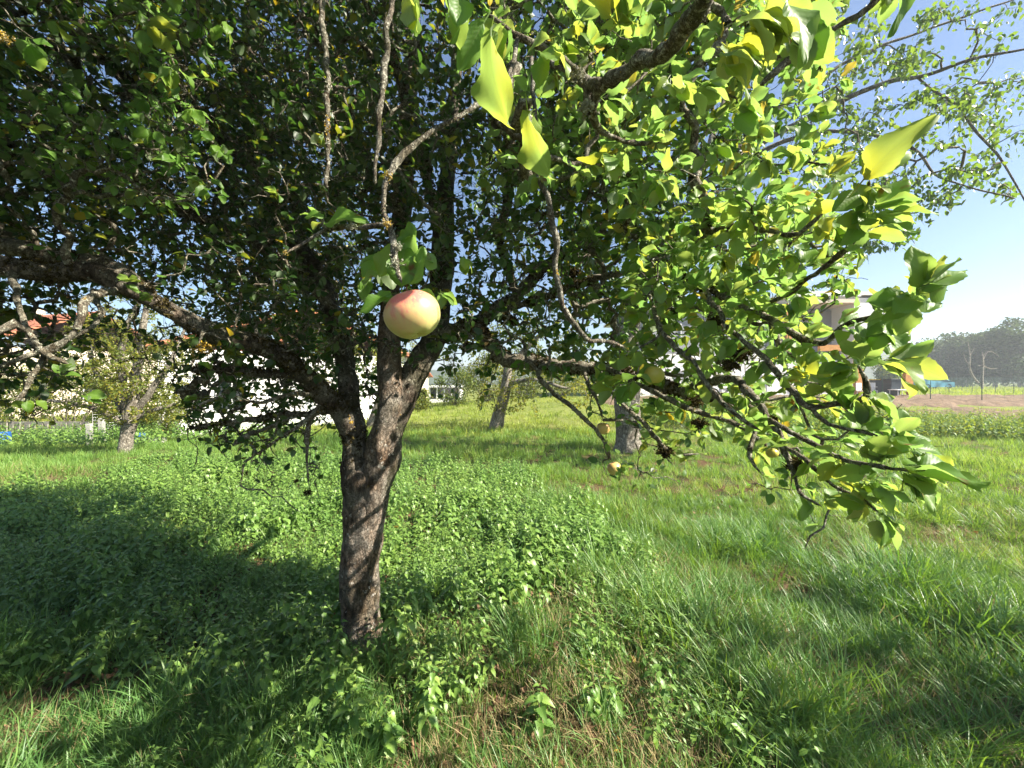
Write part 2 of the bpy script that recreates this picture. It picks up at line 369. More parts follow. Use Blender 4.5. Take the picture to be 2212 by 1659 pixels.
def soilmat():
    m, nt, N, L = newmat('ploughed_soil'); out = N('ShaderNodeOutputMaterial'); b = N('ShaderNodeBsdfPrincipled'); tc = N('ShaderNodeTexCoord')
    L(ramp(nt, [(.3, (.09, .06, .035)), (.5, (.15, .10, .058)), (.7, (.24, .165, .098))], noise(nt, 3, 8, tc.outputs['Object'], .75)), b.inputs['Base Color'])
    b.inputs['Roughness'].default_value = .95
    bp = N('ShaderNodeBump'); bp.inputs['Strength'].default_value = 1; bp.inputs['Distance'].default_value = .08
    L(noise(nt, 6, 6, tc.outputs['Object'], .7), bp.inputs['Height']); L(bp.outputs[0], b.inputs['Normal'])
    L(b.outputs[0], out.inputs[0]); return m
M['soil'] = soilmat()

# ------------------------------------------------------------------ the ground, the field, far hills
def ground():
    rr = np.concatenate([[0.05], np.geomspace(.35, 900, 190)]); na = 260
    th = np.arange(na)/na*2*np.pi
    X = rr[:, None]*np.sin(th)[None]; Y = rr[:, None]*np.cos(th)[None]
    Z = ground_z(X, Y)
    V = np.stack([X, Y, Z], -1).reshape(-1, 3)
    g = Geo().add(V, _gq(len(rr), na)[:, ::-1]); o = g.build('ground', M['ground']); tag(o, kind='structure')
ground()
def sheet(name, x0, x1, y0, y1, mat, lift, nx=80, ny=60, bump=0, label=None):
    X, Y = np.meshgrid(np.linspace(x0, x1, nx), np.linspace(y0, y1, ny))
    P = np.stack([X.ravel(), Y.ravel(), 0*X.ravel()], -1)
    e = np.minimum.reduce([X-x0, x1-X, Y-y0, y1-Y]); e = sstep(0, 1.2, e+(vnoise(P, 1.2, 9)-.5).reshape(X.shape)*1.2)
    Z = ground_z(X, Y)-.12+(lift+.12)*e+bump*((vnoise(P, .5, 5)+.6*vnoise(P, .22, 6))-.8).reshape(X.shape)*e
    V = np.stack([X, Y, Z], -1).reshape(-1, 3)
    o = Geo().add(V, grid_quads(ny, nx)).build(name, mat); tag(o, kind='structure')
sheet('ploughed_field', 12.5, 46, 17.2, 25.5, M['soil'], .10, 150, 80, .16)
sheet('bare_soil', 15.2, 40, 12.6, 17.6, M['soil'], .12, 120, 50, .14)
sheet('earth_path', 3.8, 13.5, 17.8, 24.6, M['soil'], .06, 80, 60, .10)
def hills():
    g = Geo(); xs = np.linspace(-120, 420, 90); rows = []
    P = np.stack([xs, 0*xs, 0*xs], -1)
    top = 5+13*sstep(120, 260, xs)+vnoise(P, 40, 2)*7+vnoise(P, 11, 3)*2.5
    for k, (y, f) in enumerate(((210, 0), (225, .5), (245, .85), (265, 1), (320, .6))):
        rows.append(np.stack([xs*(y/265), np.full_like(xs, y), .3+top*f], -1))
    g.add(np.vstack(rows), grid_quads(5, 90)); o = g.build('hills', plain('hill_wood', (.07, .10, .05), .95, 1.0, .5, .15)); tag(o, kind='structure')
hills()

# ------------------------------------------------------------------ the big apple tree
rng = np.random.default_rng(11)
LIMBS = {  # name: list of (px, py, depth, width px): centre line seen from the photo's stand point, each with its own distance
 'trunk': [(790,1440,2.46,175),(785,1398,2.47,128),(780,1372,2.475,98),(777,1335,2.48,82),(775,1250,2.48,80),(782,1180,2.48,84),(787,1110,2.47,86),(790,1070,2.465,86),(795,1035,2.46,74),(798,1005,2.46,44),(800,985,2.46,16)],
 'a1': [(784,1150,2.47,66),(778,1080,2.46,72),(771,1020,2.455,72),(766,960,2.45,64),(757,900,2.46,52),(750,830,2.5,48),(740,760,2.55,46),(715,680,2.6,42),(690,607,2.65,40),(637,536,2.7,36),(598,460,2.75,32),(566,390,2.8,28),(545,301,2.9,25),(541,106,3.0,21),(538,-80,3.1,16)],
 'a2': [(782,1030,2.45,50),(768,965,2.44,54),(735,900,2.38,52),(700,865,2.3,50),(655,820,2.2,46),(600,775,2.1,44),(540,752,2.0,46),(470,735,1.9,44),(400,700,1.8,44),(330,660,1.72,42),(270,630,1.65,48),(200,600,1.6,50),(110,600,1.55,44),(30,590,1.5,50),(-80,560,1.45,44),(-300,500,1.4,30)],
 'a3': [(650,822,2.2,20),(560,817,2.15,26),(480,806,2.1,24),(430,812,2.07,18),(390,800,2.05,10)],
 'c': [(790,1170,2.465,60),(800,1090,2.45,66),(815,1010,2.43,64),(832,930,2.4,52),(843,870,2.4,47),(840,780,2.42,45),(842,700,2.45,41),(850,600,2.5,38),(868,478,2.6,36),(875,330,2.7,34),(885,200,2.8,30),(892,60,2.9,26),(895,-80,3,22),(880,-300,3.1,14)],
 'd': [(792,1160,2.48,60),(805,1085,2.47,66),(824,1010,2.46,64),(848,930,2.47,56),(873,860,2.5,58),(905,800,2.53,56),(935,740,2.56,50),(950,650,2.6,46),(956,549,2.65,44),(962,440,2.7,36),(975,330,2.8,30),(985,200,2.9,26),(990,50,3,22),(1010,-150,3.1,14)],
 'd2': [(956,560,2.65,26),(930,430,2.6,24),(905,330,2.5,20),(860,180,2.35,16),(830,20,2.2,12),(820,-200,2.0,9)],
 'e1': [(935,745,2.56,26),(1010,715,2.5,32),(1060,755,2.4,36),(1100,790,2.3,36),(1180,795,2.2,32),(1260,805,2.1,29),(1340,815,2.0,28),(1400,835,1.9,30),(1470,855,1.8,26),(1560,870,1.7,20),(1640,900,1.55,14)],
 'e2': [(940,740,2.55,28),(1002,730,2.6,30),(1060,690,2.6,30),(1116,650,2.6,28),(1187,578,2.65,25),(1260,530,2.7,22),(1330,470,2.8,20),(1420,400,2.9,16),(1500,300,3.0,12)],
 'e3': [(1060,690,2.6,20),(1180,650,2.3,20),(1300,610,2.0,18),(1434,600,1.6,16),(1565,655,1.25,17),(1682,712,1.05,19),(1735,745,1.0,19),(1785,752,.95,18),(1825,715,.9,16),(1880,698,.85,14),(1950,690,.78,10),(1985,650,.7,8)],
 'g': [(1682,714,1.05,12),(1618,700,1.2,10),(1717,635,1.0,14),(1823,553,.85,14),(1862,480,.72,14),(1878,400,.66,9)],
 'g2': [(1434,600,1.6,14),(1520,520,1.4,14),(1600,500,1.2,14),(1700,520,1.0,14),(1745,500,.95,16),(1800,440,.9,8)],
 'h': [(1500,600,1.45,14),(1530,650,1.25,13),(1568,709,1.1,13),(1646,780,1.0,16),(1710,851,.92,18),(1753,886,.88,18),(1830,880,.85,16),(1868,862,.82,18),(1855,800,.8,8)],
 'i': [(1400,640,1.5,10),(1434,730,1.3,14),(1498,794,1.2,15),(1540,858,1.12,15),(1583,900,1.05,14),(1646,940,1.0,11)],
 'j': [(1470,855,1.8,18),(1568,830,1.2,22),(1618,865,1.05,24),(1660,918,1.0,22),(1689,971,.97,16),(1720,1042,.93,12),(1731,1081,.9,12),(1775,1104,.88,8)],
 'k': [(1655,912,1.0,14),(1753,968,.92,13),(1809,1000,.86,15),(1876,1017,.78,14),(1965,1028,.68,8)],
 'k2': [(1753,890,.88,10),(1790,930,.85,14),(1860,945,.8,12),(1930,960,.75,8),(1975,985,.7,6)],
 'k3': [(1690,975,.97,10),(1740,1000,.92,12),(1800,1060,.86,10),(1860,1085,.8,8),(1900,1120,.72,6)],
 'l': [(1340,815,2.0,14),(1300,800,1.7,13),(1450,875,1.35,16),(1520,905,1.3,16),(1590,925,1.25,14),(1650,970,1.2,8)],
 'm': [(1180,795,2.2,12),(1162,819,1.8,9),(1201,865,1.75,9),(1257,911,1.7,9),(1300,957,1.7,8),(1321,1006,1.7,7)],
 'n': [(1290,808,2.05,10),(1314,851,1.6,8),(1381,918,1.5,8),(1434,975,1.5,8),(1466,992,1.5,7),(1510,990,1.5,6)],
 'o': [(1640,910,1.1,8),(1625,960,1.08,11),(1618,1000,1.06,10),(1650,1040,1.05,6)],
 'p': [(1262,812,2.1,9),(1275,850,1.9,8),(1292,880,1.85,7),(1302,918,1.82,5)],
 'q1': [(1620,-120,.40,54),(1560,-60,.44,52),(1500,30,.52,46),(1440,110,.6,38),(1364,150,.68,36),(1293,190,.76,32),(1230,170,.84,20),(1170,140,.92,14)],
 'q2': [(1293,190,.76,24),(1278,250,.8,24),(1300,295,.84,14),(1364,319,.88,11),(1413,310,.92,10),(1440,270,.95,7)],
 'q3': [(1275,240,.8,26),(1258,175,.78,22),(1187,124,.75,20),(1120,90,.72,14),(1060,40,.7,10)],
 'q4': [(1120,95,.72,10),(1100,160,.66,12),(1077,205,.62,13),(1030,240,.60,13),(970,272,.58,12),(910,312,.57,13),(865,355,.56,14),(838,392,.55,18),(828,430,.55,13),(826,470,.55,12),(840,493,.55,13)],
 'q5': [(840,493,.55,13),(790,500,.555,14),(745,500,.56,12),(705,500,.565,9),(690,470,.57,6)],
 'q6': [(840,493,.55,12),(852,540,.55,16),(856,590,.548,15),(868,622,.547,9)],
 'q7': [(707,500,.565,7),(660,530,.56,7),(618,556,.55,6)],
 'q8': [(1150,140,.9,12),(1158,300,.85,10),(1162,390,.82,10),(1185,440,.82,14),(1195,520,.84,16),(1202,600,.86,16),(1218,670,.88,16),(1260,740,.9,14),(1300,745,.92,12),(1350,760,.95,9)],
 'q9': [(850,-60,.9,12),(838,70,.88,14),(830,150,.88,17),(816,250,.88,14),(814,330,.88,12),(812,410,.9,8)],
 'q10': [(690,-40,1.3,14),(703,120,1.25,14),(709,250,1.25,14),(705,420,1.25,9)],
 'r1': [(1990,-90,.9,14),(1908,0,.9,15),(1788,81,.95,17),(1675,163,1.0,16),(1643,195,1.02,12)],
 'u1': [(566,400,2.8,24),(500,330,2.6,26),(400,250,2.4,26),(290,190,2.2,24),(210,120,2.1,22),(160,20,2.0,19),(130,-80,1.9,15)],
 'u2': [(330,655,1.74,26),(240,590,1.85,36),(140,572,1.85,38),(40,548,1.8,36),(-80,520,1.75,30)],
 'u3': [(740,700,2.6,22),(640,600,2.5,22),(520,520,2.4,20),(400,470,2.3,20),(280,440,2.2,18),(150,400,2.1,16),(0,370,2.0,12)],
 'u4': [(868,478,2.6,20),(800,380,2.7,22),(740,250,2.8,20),(700,100,2.9,18),(690,-60,3.0,14)],
 'u5': [(1116,650,2.6,18),(1080,520,2.6,18),(1100,400,2.6,16),(1060,250,2.6,14),(1080,100,2.6,12),(1120,-50,2.6,9)],
 's1': [(260,640,1.65,16),(198,650,1.45,15),(159,730,1.4,14),(106,773,1.38,12),(60,847,1.35,11),(28,886,1.33,10)],
 's2': [(20,590,1.5,16),(35,652,1.4,12),(57,706,1.38,13),(99,773,1.36,12),(150,800,1.36,9)],
 's3': [(200,640,1.6,12),(215,700,1.5,9),(120,760,1.45,9),(30,790,1.4,9),(-60,840,1.4,8)],
 't1': [(745,895,2.42,14),(687,901,2.4,13),(558,915,2.35,11),(480,926,2.33,9),(404,937,2.3,7)],
 't2': [(735,890,2.4,14),(700,885,2.3,12),(655,925,2.2,10),(588,968,2.15,7),(525,1012,2.1,4)],
 't3': [(640,910,2.35,8),(558,942,2.25,9),(534,952,2.2,10),(503,974,2.18,12)],
 't4': [(700,885,2.35,8),(668,930,2.3,10),(664,1000,2.25,5),(667,1060,2.2,3)],
 't5': [(690,870,2.3,8),(640,860,2.1,8),(560,880,1.95,7),(480,870,1.85,6),(420,890,1.8,5)],
}
TB = at(780, 1392, 2.47); TB[2] = float(ground_z(TB[0], TB[1]))
tree = empty('apple_tree', TB, 'big old apple tree with mossy limbs, its forked brown trunk in the foreground', 'tree')
skN, skR, limbpts = [], [], {}
thick = {'trunk', 'a1', 'a2', 'a3', 'c', 'd'}
nearset = {k for k in LIMBS if k[0] == 'q'} | {'r1', 'g', 'h', 'j', 'k'}
rg = np.random.default_rng(5)
for k, L in LIMBS.items():
    ws = {'a2': .84, 'a3': .8, 'a1': .9, 'trunk': .96, 'e1': .9}.get(k, .84 if k[0] in 'qr' else (.74 if k[0] in 'hjkilg' or k == 'e3' else 1.0))
    P = np.array([np.r_[at(a, b, d), wd*ws/2/F*d] for a, b, d, wd in L])
    big = k in thick
    Cc = catmull(P, .018 if big else (.006 if k in nearset else .02))
    X, r = Cc[:, :3].copy(), np.maximum(Cc[:, 3], .0012)
    if not big:   # gnarled line
        for ax in range(3):
            X[:, ax] += (vnoise(X, .05, 20+ax)-.5)*np.minimum(r*1.7, .014)+(vnoise(X, .018, 30+ax)-.5)*np.minimum(r*.8, .006)
        r = r*(1+(vnoise(X, .02, 41)-.5)*.55)
    limbpts[k] = (X, r)
    g = Geo(); tube(g, X, r, 40 if big else (14 if k in nearset else 10), (.30 if k != 'trunk' else .2) if big else .34, .045 if big else .012, .5, len(k))
    o = g.build('trunk' if k == 'trunk' else 'branch', M['trunk_bark'] if k in ('trunk', 'c') else (M['bark'] if big else (M['near_bark'] if k in nearset else M['twig_bark'])), tree)
    st = 3 if big else 6
    skN.append(X[::st]); skR.append(r[::st])
skN = np.vstack(skN); skR = np.concatenate(skR)

DENS = """9999999999999998761000
9999999999999998750000
9999999999999998720000
9888898889999998740000
8777788668999998850000
8876677666689999873000
6532587666788888652000
6412566776887655442000
5200655542222344341000
0000353000001113333200
0000011000000110222110
0000000000000000110000
0000000000000000000000""".split('\n')
DM = np.array([[int(c) for c in r[:22]] for r in DENS])/9.0
def dens(px, py):
    j = np.clip(px/100-.5, 0, 20.999); i = np.clip(py/100-.5, 0, 11.999)
    j0 = j.astype(int); i0 = i.astype(int); fj = j-j0; fi = i-i0
    D = DM[i0, j0]*(1-fi)*(1-fj)+DM[i0+1, j0]*fi*(1-fj)+DM[i0, j0+1]*(1-fi)*fj+DM[i0+1, j0+1]*fi*fj
    return np.where((px < 0) | (px > 2212) | (py > 1300), 0, D)
def dmin(px, py):
    d = np.full(px.shape, 1.75)
    d = np.where((px > 1050) & (py < 400), 1.15, d)
    d = np.where((px > 1350), 1.2, d); d = np.where((px > 1600) & (py > 250), 1.0, d)
    d = np.where((px < 450) & (py < 450), 1.35, d)
    return d
def accept(P, rng, outside):
    px, py, y = proj(P)
    inf = (y > .02) & (px > -120) & (px < 2330) & (py > -120) & (py < 1780)
    strict = (px >= -10) & (px < 2222) & (py > -30)
    Dv = dens(np.clip(px, 0, 2211), np.clip(py, 0, 1299)); Dv = np.where(py > 1290, 0, Dv)
    ok = np.where(inf, (rng.random(len(P)) < Dv**1.3) & (y > dmin(px, py)), outside)
    return ok
N0 = 62000
cen = np.array([-.75, 2.3, 2.75]); ax_ = np.array([3.3, 2.9, 2.15])
U = rvec(rng, N0)*(rng.random((N0, 1))**(1/2.6))
A = cen+U*ax_
px, py, yy = proj(A)
out_ok = (A[:, 2] > 2.3) & (A[:, 0] < -.1) & (rng.random(N0) < .7) & ((A[:, 1] > .7) | (rng.random(N0) < .35)) & (A[:, 1] > -.6)
out_ok |= (A[:, 0] < -1.5) & (A[:, 2] > 1.5) & (rng.random(N0) < .6)
keep = accept(A, rng, out_ok)
cl = vnoise(A, .42, 8)*.7+vnoise(A, .2, 9)*.3
keep &= cl > .31
infr = (px > -100) & (px < 2300) & (py > -100) & (yy > .05)
keep &= infr | (rng.random(N0) < .85)
A = A[keep]
# right hand boughs: extra ends in front of the crown's edge
def cloud(n, x0, x1, y0, y1, d0, d1):
    px = rng.uniform(x0, x1, n); py = rng.uniform(y0, y1, n); d = rng.uniform(d0, d1, n)
    P = np.array([at(a, b, c) for a, b, c in zip(px, py, d)]); return P[rng.random(n) < dens(px, py)]
A = np.vstack([A, cloud(1500, 1350, 2000, 80, 760, 1.0, 2.3), cloud(500, 1250, 1900, 560, 860, 1.1, 2.2), cloud(1100, 1420, 1980, 150, 820, .9, 1.7), cloud(330, 1650, 2050, 650, 1120, .75, 1.3), cloud(160, 1400, 1800, 650, 900, .9, 1.8), cloud(560, 380, 740, 720, 1010, 1.8, 3.2),
               cloud(90, 0, 240, 640, 900, 1.25, 1.9), cloud(260, 690, 880, 620, 910, 2.7, 3.5), cloud(420, 1100, 1800, -50, 350, 1.0, 2.4), cloud(120, 0, 240, 540, 700, 1.4, 2.6), cloud(160, 900, 1400, 430, 800, 1.8, 3.4)])

ymax = np.where(A[:, 0] < -.6, 2.75+1.3*(-.6-A[:, 0]), 2.75-np.maximum(0, A[:, 0]-.6)*.75)
A = A[A[:, 1] < ymax][:15000]
print('ends', len(A))
def sunlane(P):
    """True where wood or leaves would stand between the sun and the lower trunk"""
    h = np.array([math.sin(R(SUN_AZ)), math.cos(R(SUN_AZ))]); v = P[:, :2]-TB[:2]; t = v@h; pr = v[:, 0]*h[1]-v[:, 1]*h[0]
    zh = P[:, 2]-t*math.tan(R(SUN_EL)); return (np.abs(pr+.02) < .16) & (zh > .05) & (zh < 1.45) & (t > .3)
A = A[~(sunlane(A) & (rng.random(len(A)) < .9))]
def guard(q):
    px, py, y = proj(q)
    vis = (y > 0) & (px > -60) & (px < 2270) & (py > -60) & (py < 1720)
    if (np.linalg.norm(q-np.array([0, 0, CAMZ]), axis=1) < .3).any(): return True
    if not vis.any(): return False
    if (y[vis] < .7).any(): return True
    D = dens(np.clip(px[vis], 0, 2211), np.clip(py[vis], 0, 1299))
    return bool((D < .04).mean() > .35)
pos, rad, paths, n0 = grow(skN, skR, A, rng, .045, .012, .0024, .42, .18, guard, .022, .12)
g = Geo(); twigs_mesh(g, pos, rad, paths, n0, rng, 5)
TW = []
for _ in range(6):   # short side spurs
    gg = Geo(); tt = np.linspace(0, 1, 5)[:, None]; q = np.hstack([rng.normal(size=(5, 1))*.06, tt, rng.normal(size=(5, 1))*.06]); q[0] = 0
    q[:, 0] += .25*rng.normal()*tt[:, 0]**2; tube(gg, q, np.array([.026, .02, .024, .017, .02]), 3, cap=False); TW.append(dict(V=gg.V[0], Q=gg.Q[0], uv=gg.u[0], r=np.zeros(len(gg.V[0]))))
sn = np.concatenate([rng.choice(p[1:], min(len(p)-1, 7)) for p in paths]); sdv = rvec(rng, len(sn))+np.array([0, 0, .15]); sl = rng.uniform(.03, .10, len(sn)); sdv = norm(sdv)
te = pos[sn]+sdv*sl[:, None]; tpx, tpy, ty = proj(te); tD = dens(np.clip(tpx, 0, 2211), np.clip(tpy, 0, 1299))
tv = (ty > .05) & (tpx > -20) & (tpx < 2232) & (tpy > -20) & (tpy < 1700)
tk = (~tv | ((tD > .03) & (ty > .75))) & ~(sunlane(te) & (rng.random(len(te)) < .9)); sn, sdv, sl, te = sn[tk], sdv[tk], sl[tk], te[tk]
scatter(g, TW, pos[sn], frames(sdv, rvec(rng, len(sn))), np.stack([sl*.8, sl, sl*.8], -1), rng.random(len(sn)), rng)
g.build('twigs', M['twig_bark'], tree)
LEAF_LO = [leaf_template(4, 1, .70, .22, .28, .0, 0, .3, side=s) for s in (-.3, 0, .3)]+[leaf_template(4, 1, .75, .45, .10, .0, 0, .3), leaf_template(4, 1, .66, .1, .5, .03, 0, .3)]
LEAF_HI = [leaf_template(14, 3, .70, f, a, wv, .045, .28, side=s, peak=pk) for f, a, wv, s, pk in
           ((.2, .2, .04, .2, .42), (.32, .12, .06, -.25, .45), (.1, .45, .04, .1, .40), (.25, .3, .08, -.1, .48), (.12, -.1, .07, .3, .42), (.35, .35, .05, 0, .45))]
lp, ld, ll, lh = [], [], [], []
for p in paths:
    Pp = pos[p]; m = len(Pp)
    if rng.random() < .48 and Pp[-1][0] < .2: continue
    L = np.linalg.norm(np.diff(Pp, axis=0), axis=1).sum()
    k = 1 if L < .12 else (2 if L < .25 else 3)
    for q in range(k):
        i = m-1-int(q*.07/.045*rng.uniform(.8, 1.6))
        if i < 1: break
        tdir = norm(Pp[i]-Pp[i-1]); n = int(rng.integers(4, 8)) if q == 0 else int(rng.integers(2, 6))
        for _ in range(n):
            dv = norm(tdir*rng.uniform(.2, 1.0)+rvec(rng, 1)[0]*.95+np.array([0, 0, .05]))
            lp.append(Pp[i]+rng.normal(size=3)*.006); ld.append(dv); ll.append(rng.uniform(.042, .074)*(1 if q == 0 else .85))
lf = rng.random(len(te)) < np.where(te[:, 0] < .2, .40, .55)
for e, dv0, q in zip(te[lf], sdv[lf], rng.integers(2, 5, lf.sum())):
    for _ in range(q): lp.append(e); ld.append(norm(dv0*.7+rng.normal(size=3)*.6)); ll.append(rng.uniform(.04, .07))
lp = np.array(lp); ld = np.array(ld); ll = np.array(ll); ll = ll*np.where(lp[:, 0] < .3, .72, .9)
px, py, yy = proj(lp+ld*ll[:, None]*.8)
vis = (yy > .05) & (px > -20) & (px < 2232) & (py > -20) & (py < 1700)
D = dens(np.clip(px, 0, 2211), np.clip(py, 0, 1299))
ok = ~(sunlane(lp) & (rng.random(len(lp)) < .9)) & (~vis | ((rng.random(len(lp)) < np.clip(D*2.6, 0, 1)) & (yy > .66)))
lp, ld, ll, px, yy = lp[ok], ld[ok], ll[ok], px[ok], yy[ok]
hi = (yy < 1.7) & (px > -50) & (px < 2260) & (yy > 0)
nrm = norm(np.array([.35, -.1, 1.0])+rng.normal(size=(len(lp), 3))*.55)
Mx = frames(ld, nrm); rn = rng.beta(2, 2.4, len(lp)); rn = np.where(rng.random(len(lp)) < .03, .99, rn*.92*(.22+.78*sstep(-.7, .5, lp[:, 0])))  # darker green inner leaves to the left, with crown shade put into their colour
lp = lp+ld*(ll*.28)[:, None]
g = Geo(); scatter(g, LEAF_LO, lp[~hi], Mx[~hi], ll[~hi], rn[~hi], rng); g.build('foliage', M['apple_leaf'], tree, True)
print('leaves', len(lp), hi.sum())
# hand placed clusters of large leaves on the near boughs: (px, py, depth, count, length m, dirx, diry, spread)
CL = [(1872,392,.62,4,.062,.6,-1,.7),(1870,470,.66,6,.06,.9,-.4,.9),(1862,486,.7,5,.055,-.8,.2,.9),(1823,553,.84,5,.06,.2,-1,.8),(1800,610,.95,4,.055,0,-1,.7),
 (1985,640,.62,6,.058,.9,-.6,.7),(1975,650,.66,5,.055,-.6,.5,.9),(1930,690,.74,5,.06,-.4,.7,.9),(1890,700,.82,5,.06,.3,-.8,.8),(1880,712,.82,4,.06,.9,.6,.6),
 (1900,790,.66,4,.075,1,.15,.5),(1855,800,.78,4,.065,0,-1,.9),(1850,805,.78,4,.06,-1,.2,.7),(1870,865,.8,4,.05,.6,.5,.8),(1800,870,.86,4,.055,-.2,-1,.8),
 (1735,745,1.0,4,.055,.3,-1,.9),(1700,700,1.02,4,.055,-.2,-1,.9),(1640,690,1.1,5,.055,-.2,-1,1),(1580,650,1.15,5,.05,0,-1,1),(1720,640,1.0,4,.055,.3,.9,.9),
 (1770,770,.95,5,.05,-.2,.9,.8),(1650,780,1.0,4,.055,.5,.8,.8),(1740,830,.95,4,.055,-.6,-.5,.9),(1960,1020,.66,5,.062,1,.1,.4),(1950,1030,.7,5,.062,.9,.6,.4),
 (1890,1015,.76,6,.055,.3,-.8,.8),(1870,1050,.76,6,.055,.6,.7,.8),(1810,1000,.84,5,.05,.1,.9,.9),(1900,1120,.7,3,.05,.8,.8,.4),(1860,1085,.78,6,.05,.2,.4,1),
 (1780,1090,.88,5,.045,.7,.1,.8),(1930,960,.74,6,.055,.9,-.2,.7),(1970,985,.7,6,.058,.9,.4,.6),(1860,945,.8,5,.055,.3,-.7,.8),(1740,1000,.92,4,.05,.2,1,.8),
 (1850,905,.84,3,.06,-.3,-.8,.6),(1290,840,1.4,4,.05,.3,-.3,.9),(1400,800,1.35,4,.055,-.2,-.6,.9),(1420,790,1.3,3,.055,-.6,-.3,.7),(1330,1020,1.6,4,.05,.9,.2,.8),(1510,950,1.4,4,.04,.5,.1,1),
 (1620,20,.44,4,.06,.8,.5,.5),(1600,70,.46,3,.055,1,.2,.5),(1560,100,.5,4,.055,.6,.6,.8),(1700,60,.5,4,.055,.6,.2,.8),(1500,200,.7,5,.06,.6,.3,1),(1580,250,.8,5,.06,.4,.4,1),(1450,180,.75,5,.055,.3,.6,1),
 (1380,60,.66,5,.06,-.1,-.3,1),(1330,60,.66,4,.06,.2,-.7,.9),(1240,60,.7,4,.06,.3,-.6,.9),(1200,100,.62,4,.06,-.2,.5,.8),(1100,60,.55,3,.06,-.3,.8,.6),(1450,10,.5,3,.06,-.6,-.3,.8),
 (1190,160,.75,4,.05,.4,1,.6),(1320,340,.9,5,.06,-.1,.5,1),(1420,400,1.0,5,.06,.3,.2,1),(1330,420,1.05,6,.055,0,.2,1),(1530,330,1.0,6,.06,.2,.2,1),(1640,350,1.0,6,.06,.2,.2,1),(1720,330,.95,5,.055,.6,.2,1),(1740,260,.9,4,.05,.6,.3,1),
 (1500,450,1.1,6,.06,.2,.1,1),(1620,470,1.05,6,.06,.2,.1,1),(1690,430,1.0,6,.06,.4,.1,1),(1780,400,.9,5,.06,.5,-.3,1),(1780,480,.95,5,.055,.3,.3,1),(1690,560,1.0,5,.055,.1,.3,1),(1560,560,1.1,5,.055,.1,.4,1),
 (690,480,.57,2,.03,-.6,-.1,.6),(1000,-20,.45,3,.05,.2,.7,.5),(880,-20,.5,2,.05,0,.8,.4),(960,-30,.6,2,.05,.6,.6,.5),
 (830,560,.62,4,.042,-.4,.6,.7),(800,600,.66,4,.04,-.7,.4,.8),(900,560,.66,3,.04,.2,.2,.9),(950,640,.75,3,.035,.5,.7,.8),(1000,560,.9,3,.035,.3,.2,1),
 (1160,385,.82,3,.03,.1,.8,.8),(310,60,1.0,4,.06,.3,.3,1),(380,150,1.0,4,.055,0,.8,.8),(320,280,1.1,4,.055,0,.6,1),(490,60,1.1,4,.05,0,.5,1),(410,240,1.2,5,.05,.2,.5,1),(60,290,1.0,3,.04,.4,-.2,1),(700,300,1.5,4,.05,0,.6,1),(470,320,1.3,4,.05,.1,.7,.8),
 (120,60,1.0,3,.05,.3,.3,1),(260,620,1.4,4,.055,.4,.2,.8),(180,860,1.3,4,.05,.5,.3,.8),(60,870,1.3,5,.045,0,.2,1),(130,820,1.35,4,.05,.3,-.4,.8),(300,660,1.5,3,.05,.7,-.3,.6)]
hp, hd, hl, hn = [], [], [], []
pg = Geo()
for (a, b, d, n, ln, dx, dy, sp) in CL:
    c = at(a, b, d); base = norm(np.array([dx, 0, -dy]))
    for i in range(n+1+(a > 1300)):
        dv = norm(base+rvec(rng, 1)[0]*sp*np.array([1, .8, .9])); hp.append(c+dv*ln*.25+rng.normal(size=3)*.004); hd.append(dv); hl.append(ln*rng.uniform(.62, 1.02)); hn.append(norm(np.array([.3, -.35, .8])+rng.normal(size=3)*.5))
for k in ('e3', 'g', 'g2', 'h', 'i', 'j', 'k', 'k2', 'k3', 'l', 'o', 'r1', 'q2', 'q3', 'm', 'n'):   # leaves on spurs all along the near boughs
    X, rr_ = limbpts[k]; seg = np.r_[0, np.cumsum(np.linalg.norm(np.diff(X, axis=0), axis=1))]
    for t in np.arange(.04, seg[-1], .042):
        i = int(np.searchsorted(seg, t+rng.normal()*.012)); i = min(max(i, 1), len(X)-1); T_ = norm(X[i]-X[i-1])
        if X[i][1] > 1.7 or rng.random() < .22: continue
        o_ = norm(np.cross(T_, rng.normal(size=3))+T_*.3+np.array([0, 0, .25]))
        for _ in range(int(rng.integers(2, 5))):
            dv = norm(o_+rng.normal(size=3)*.55); ln = rng.uniform(.03, .055); hp.append(X[i]+o_*rr_[i]+dv*ln*.28); hd.append(dv); hl.append(ln); hn.append(norm(np.array([.3, -.2, .9])+rng.normal(size=3)*.5))
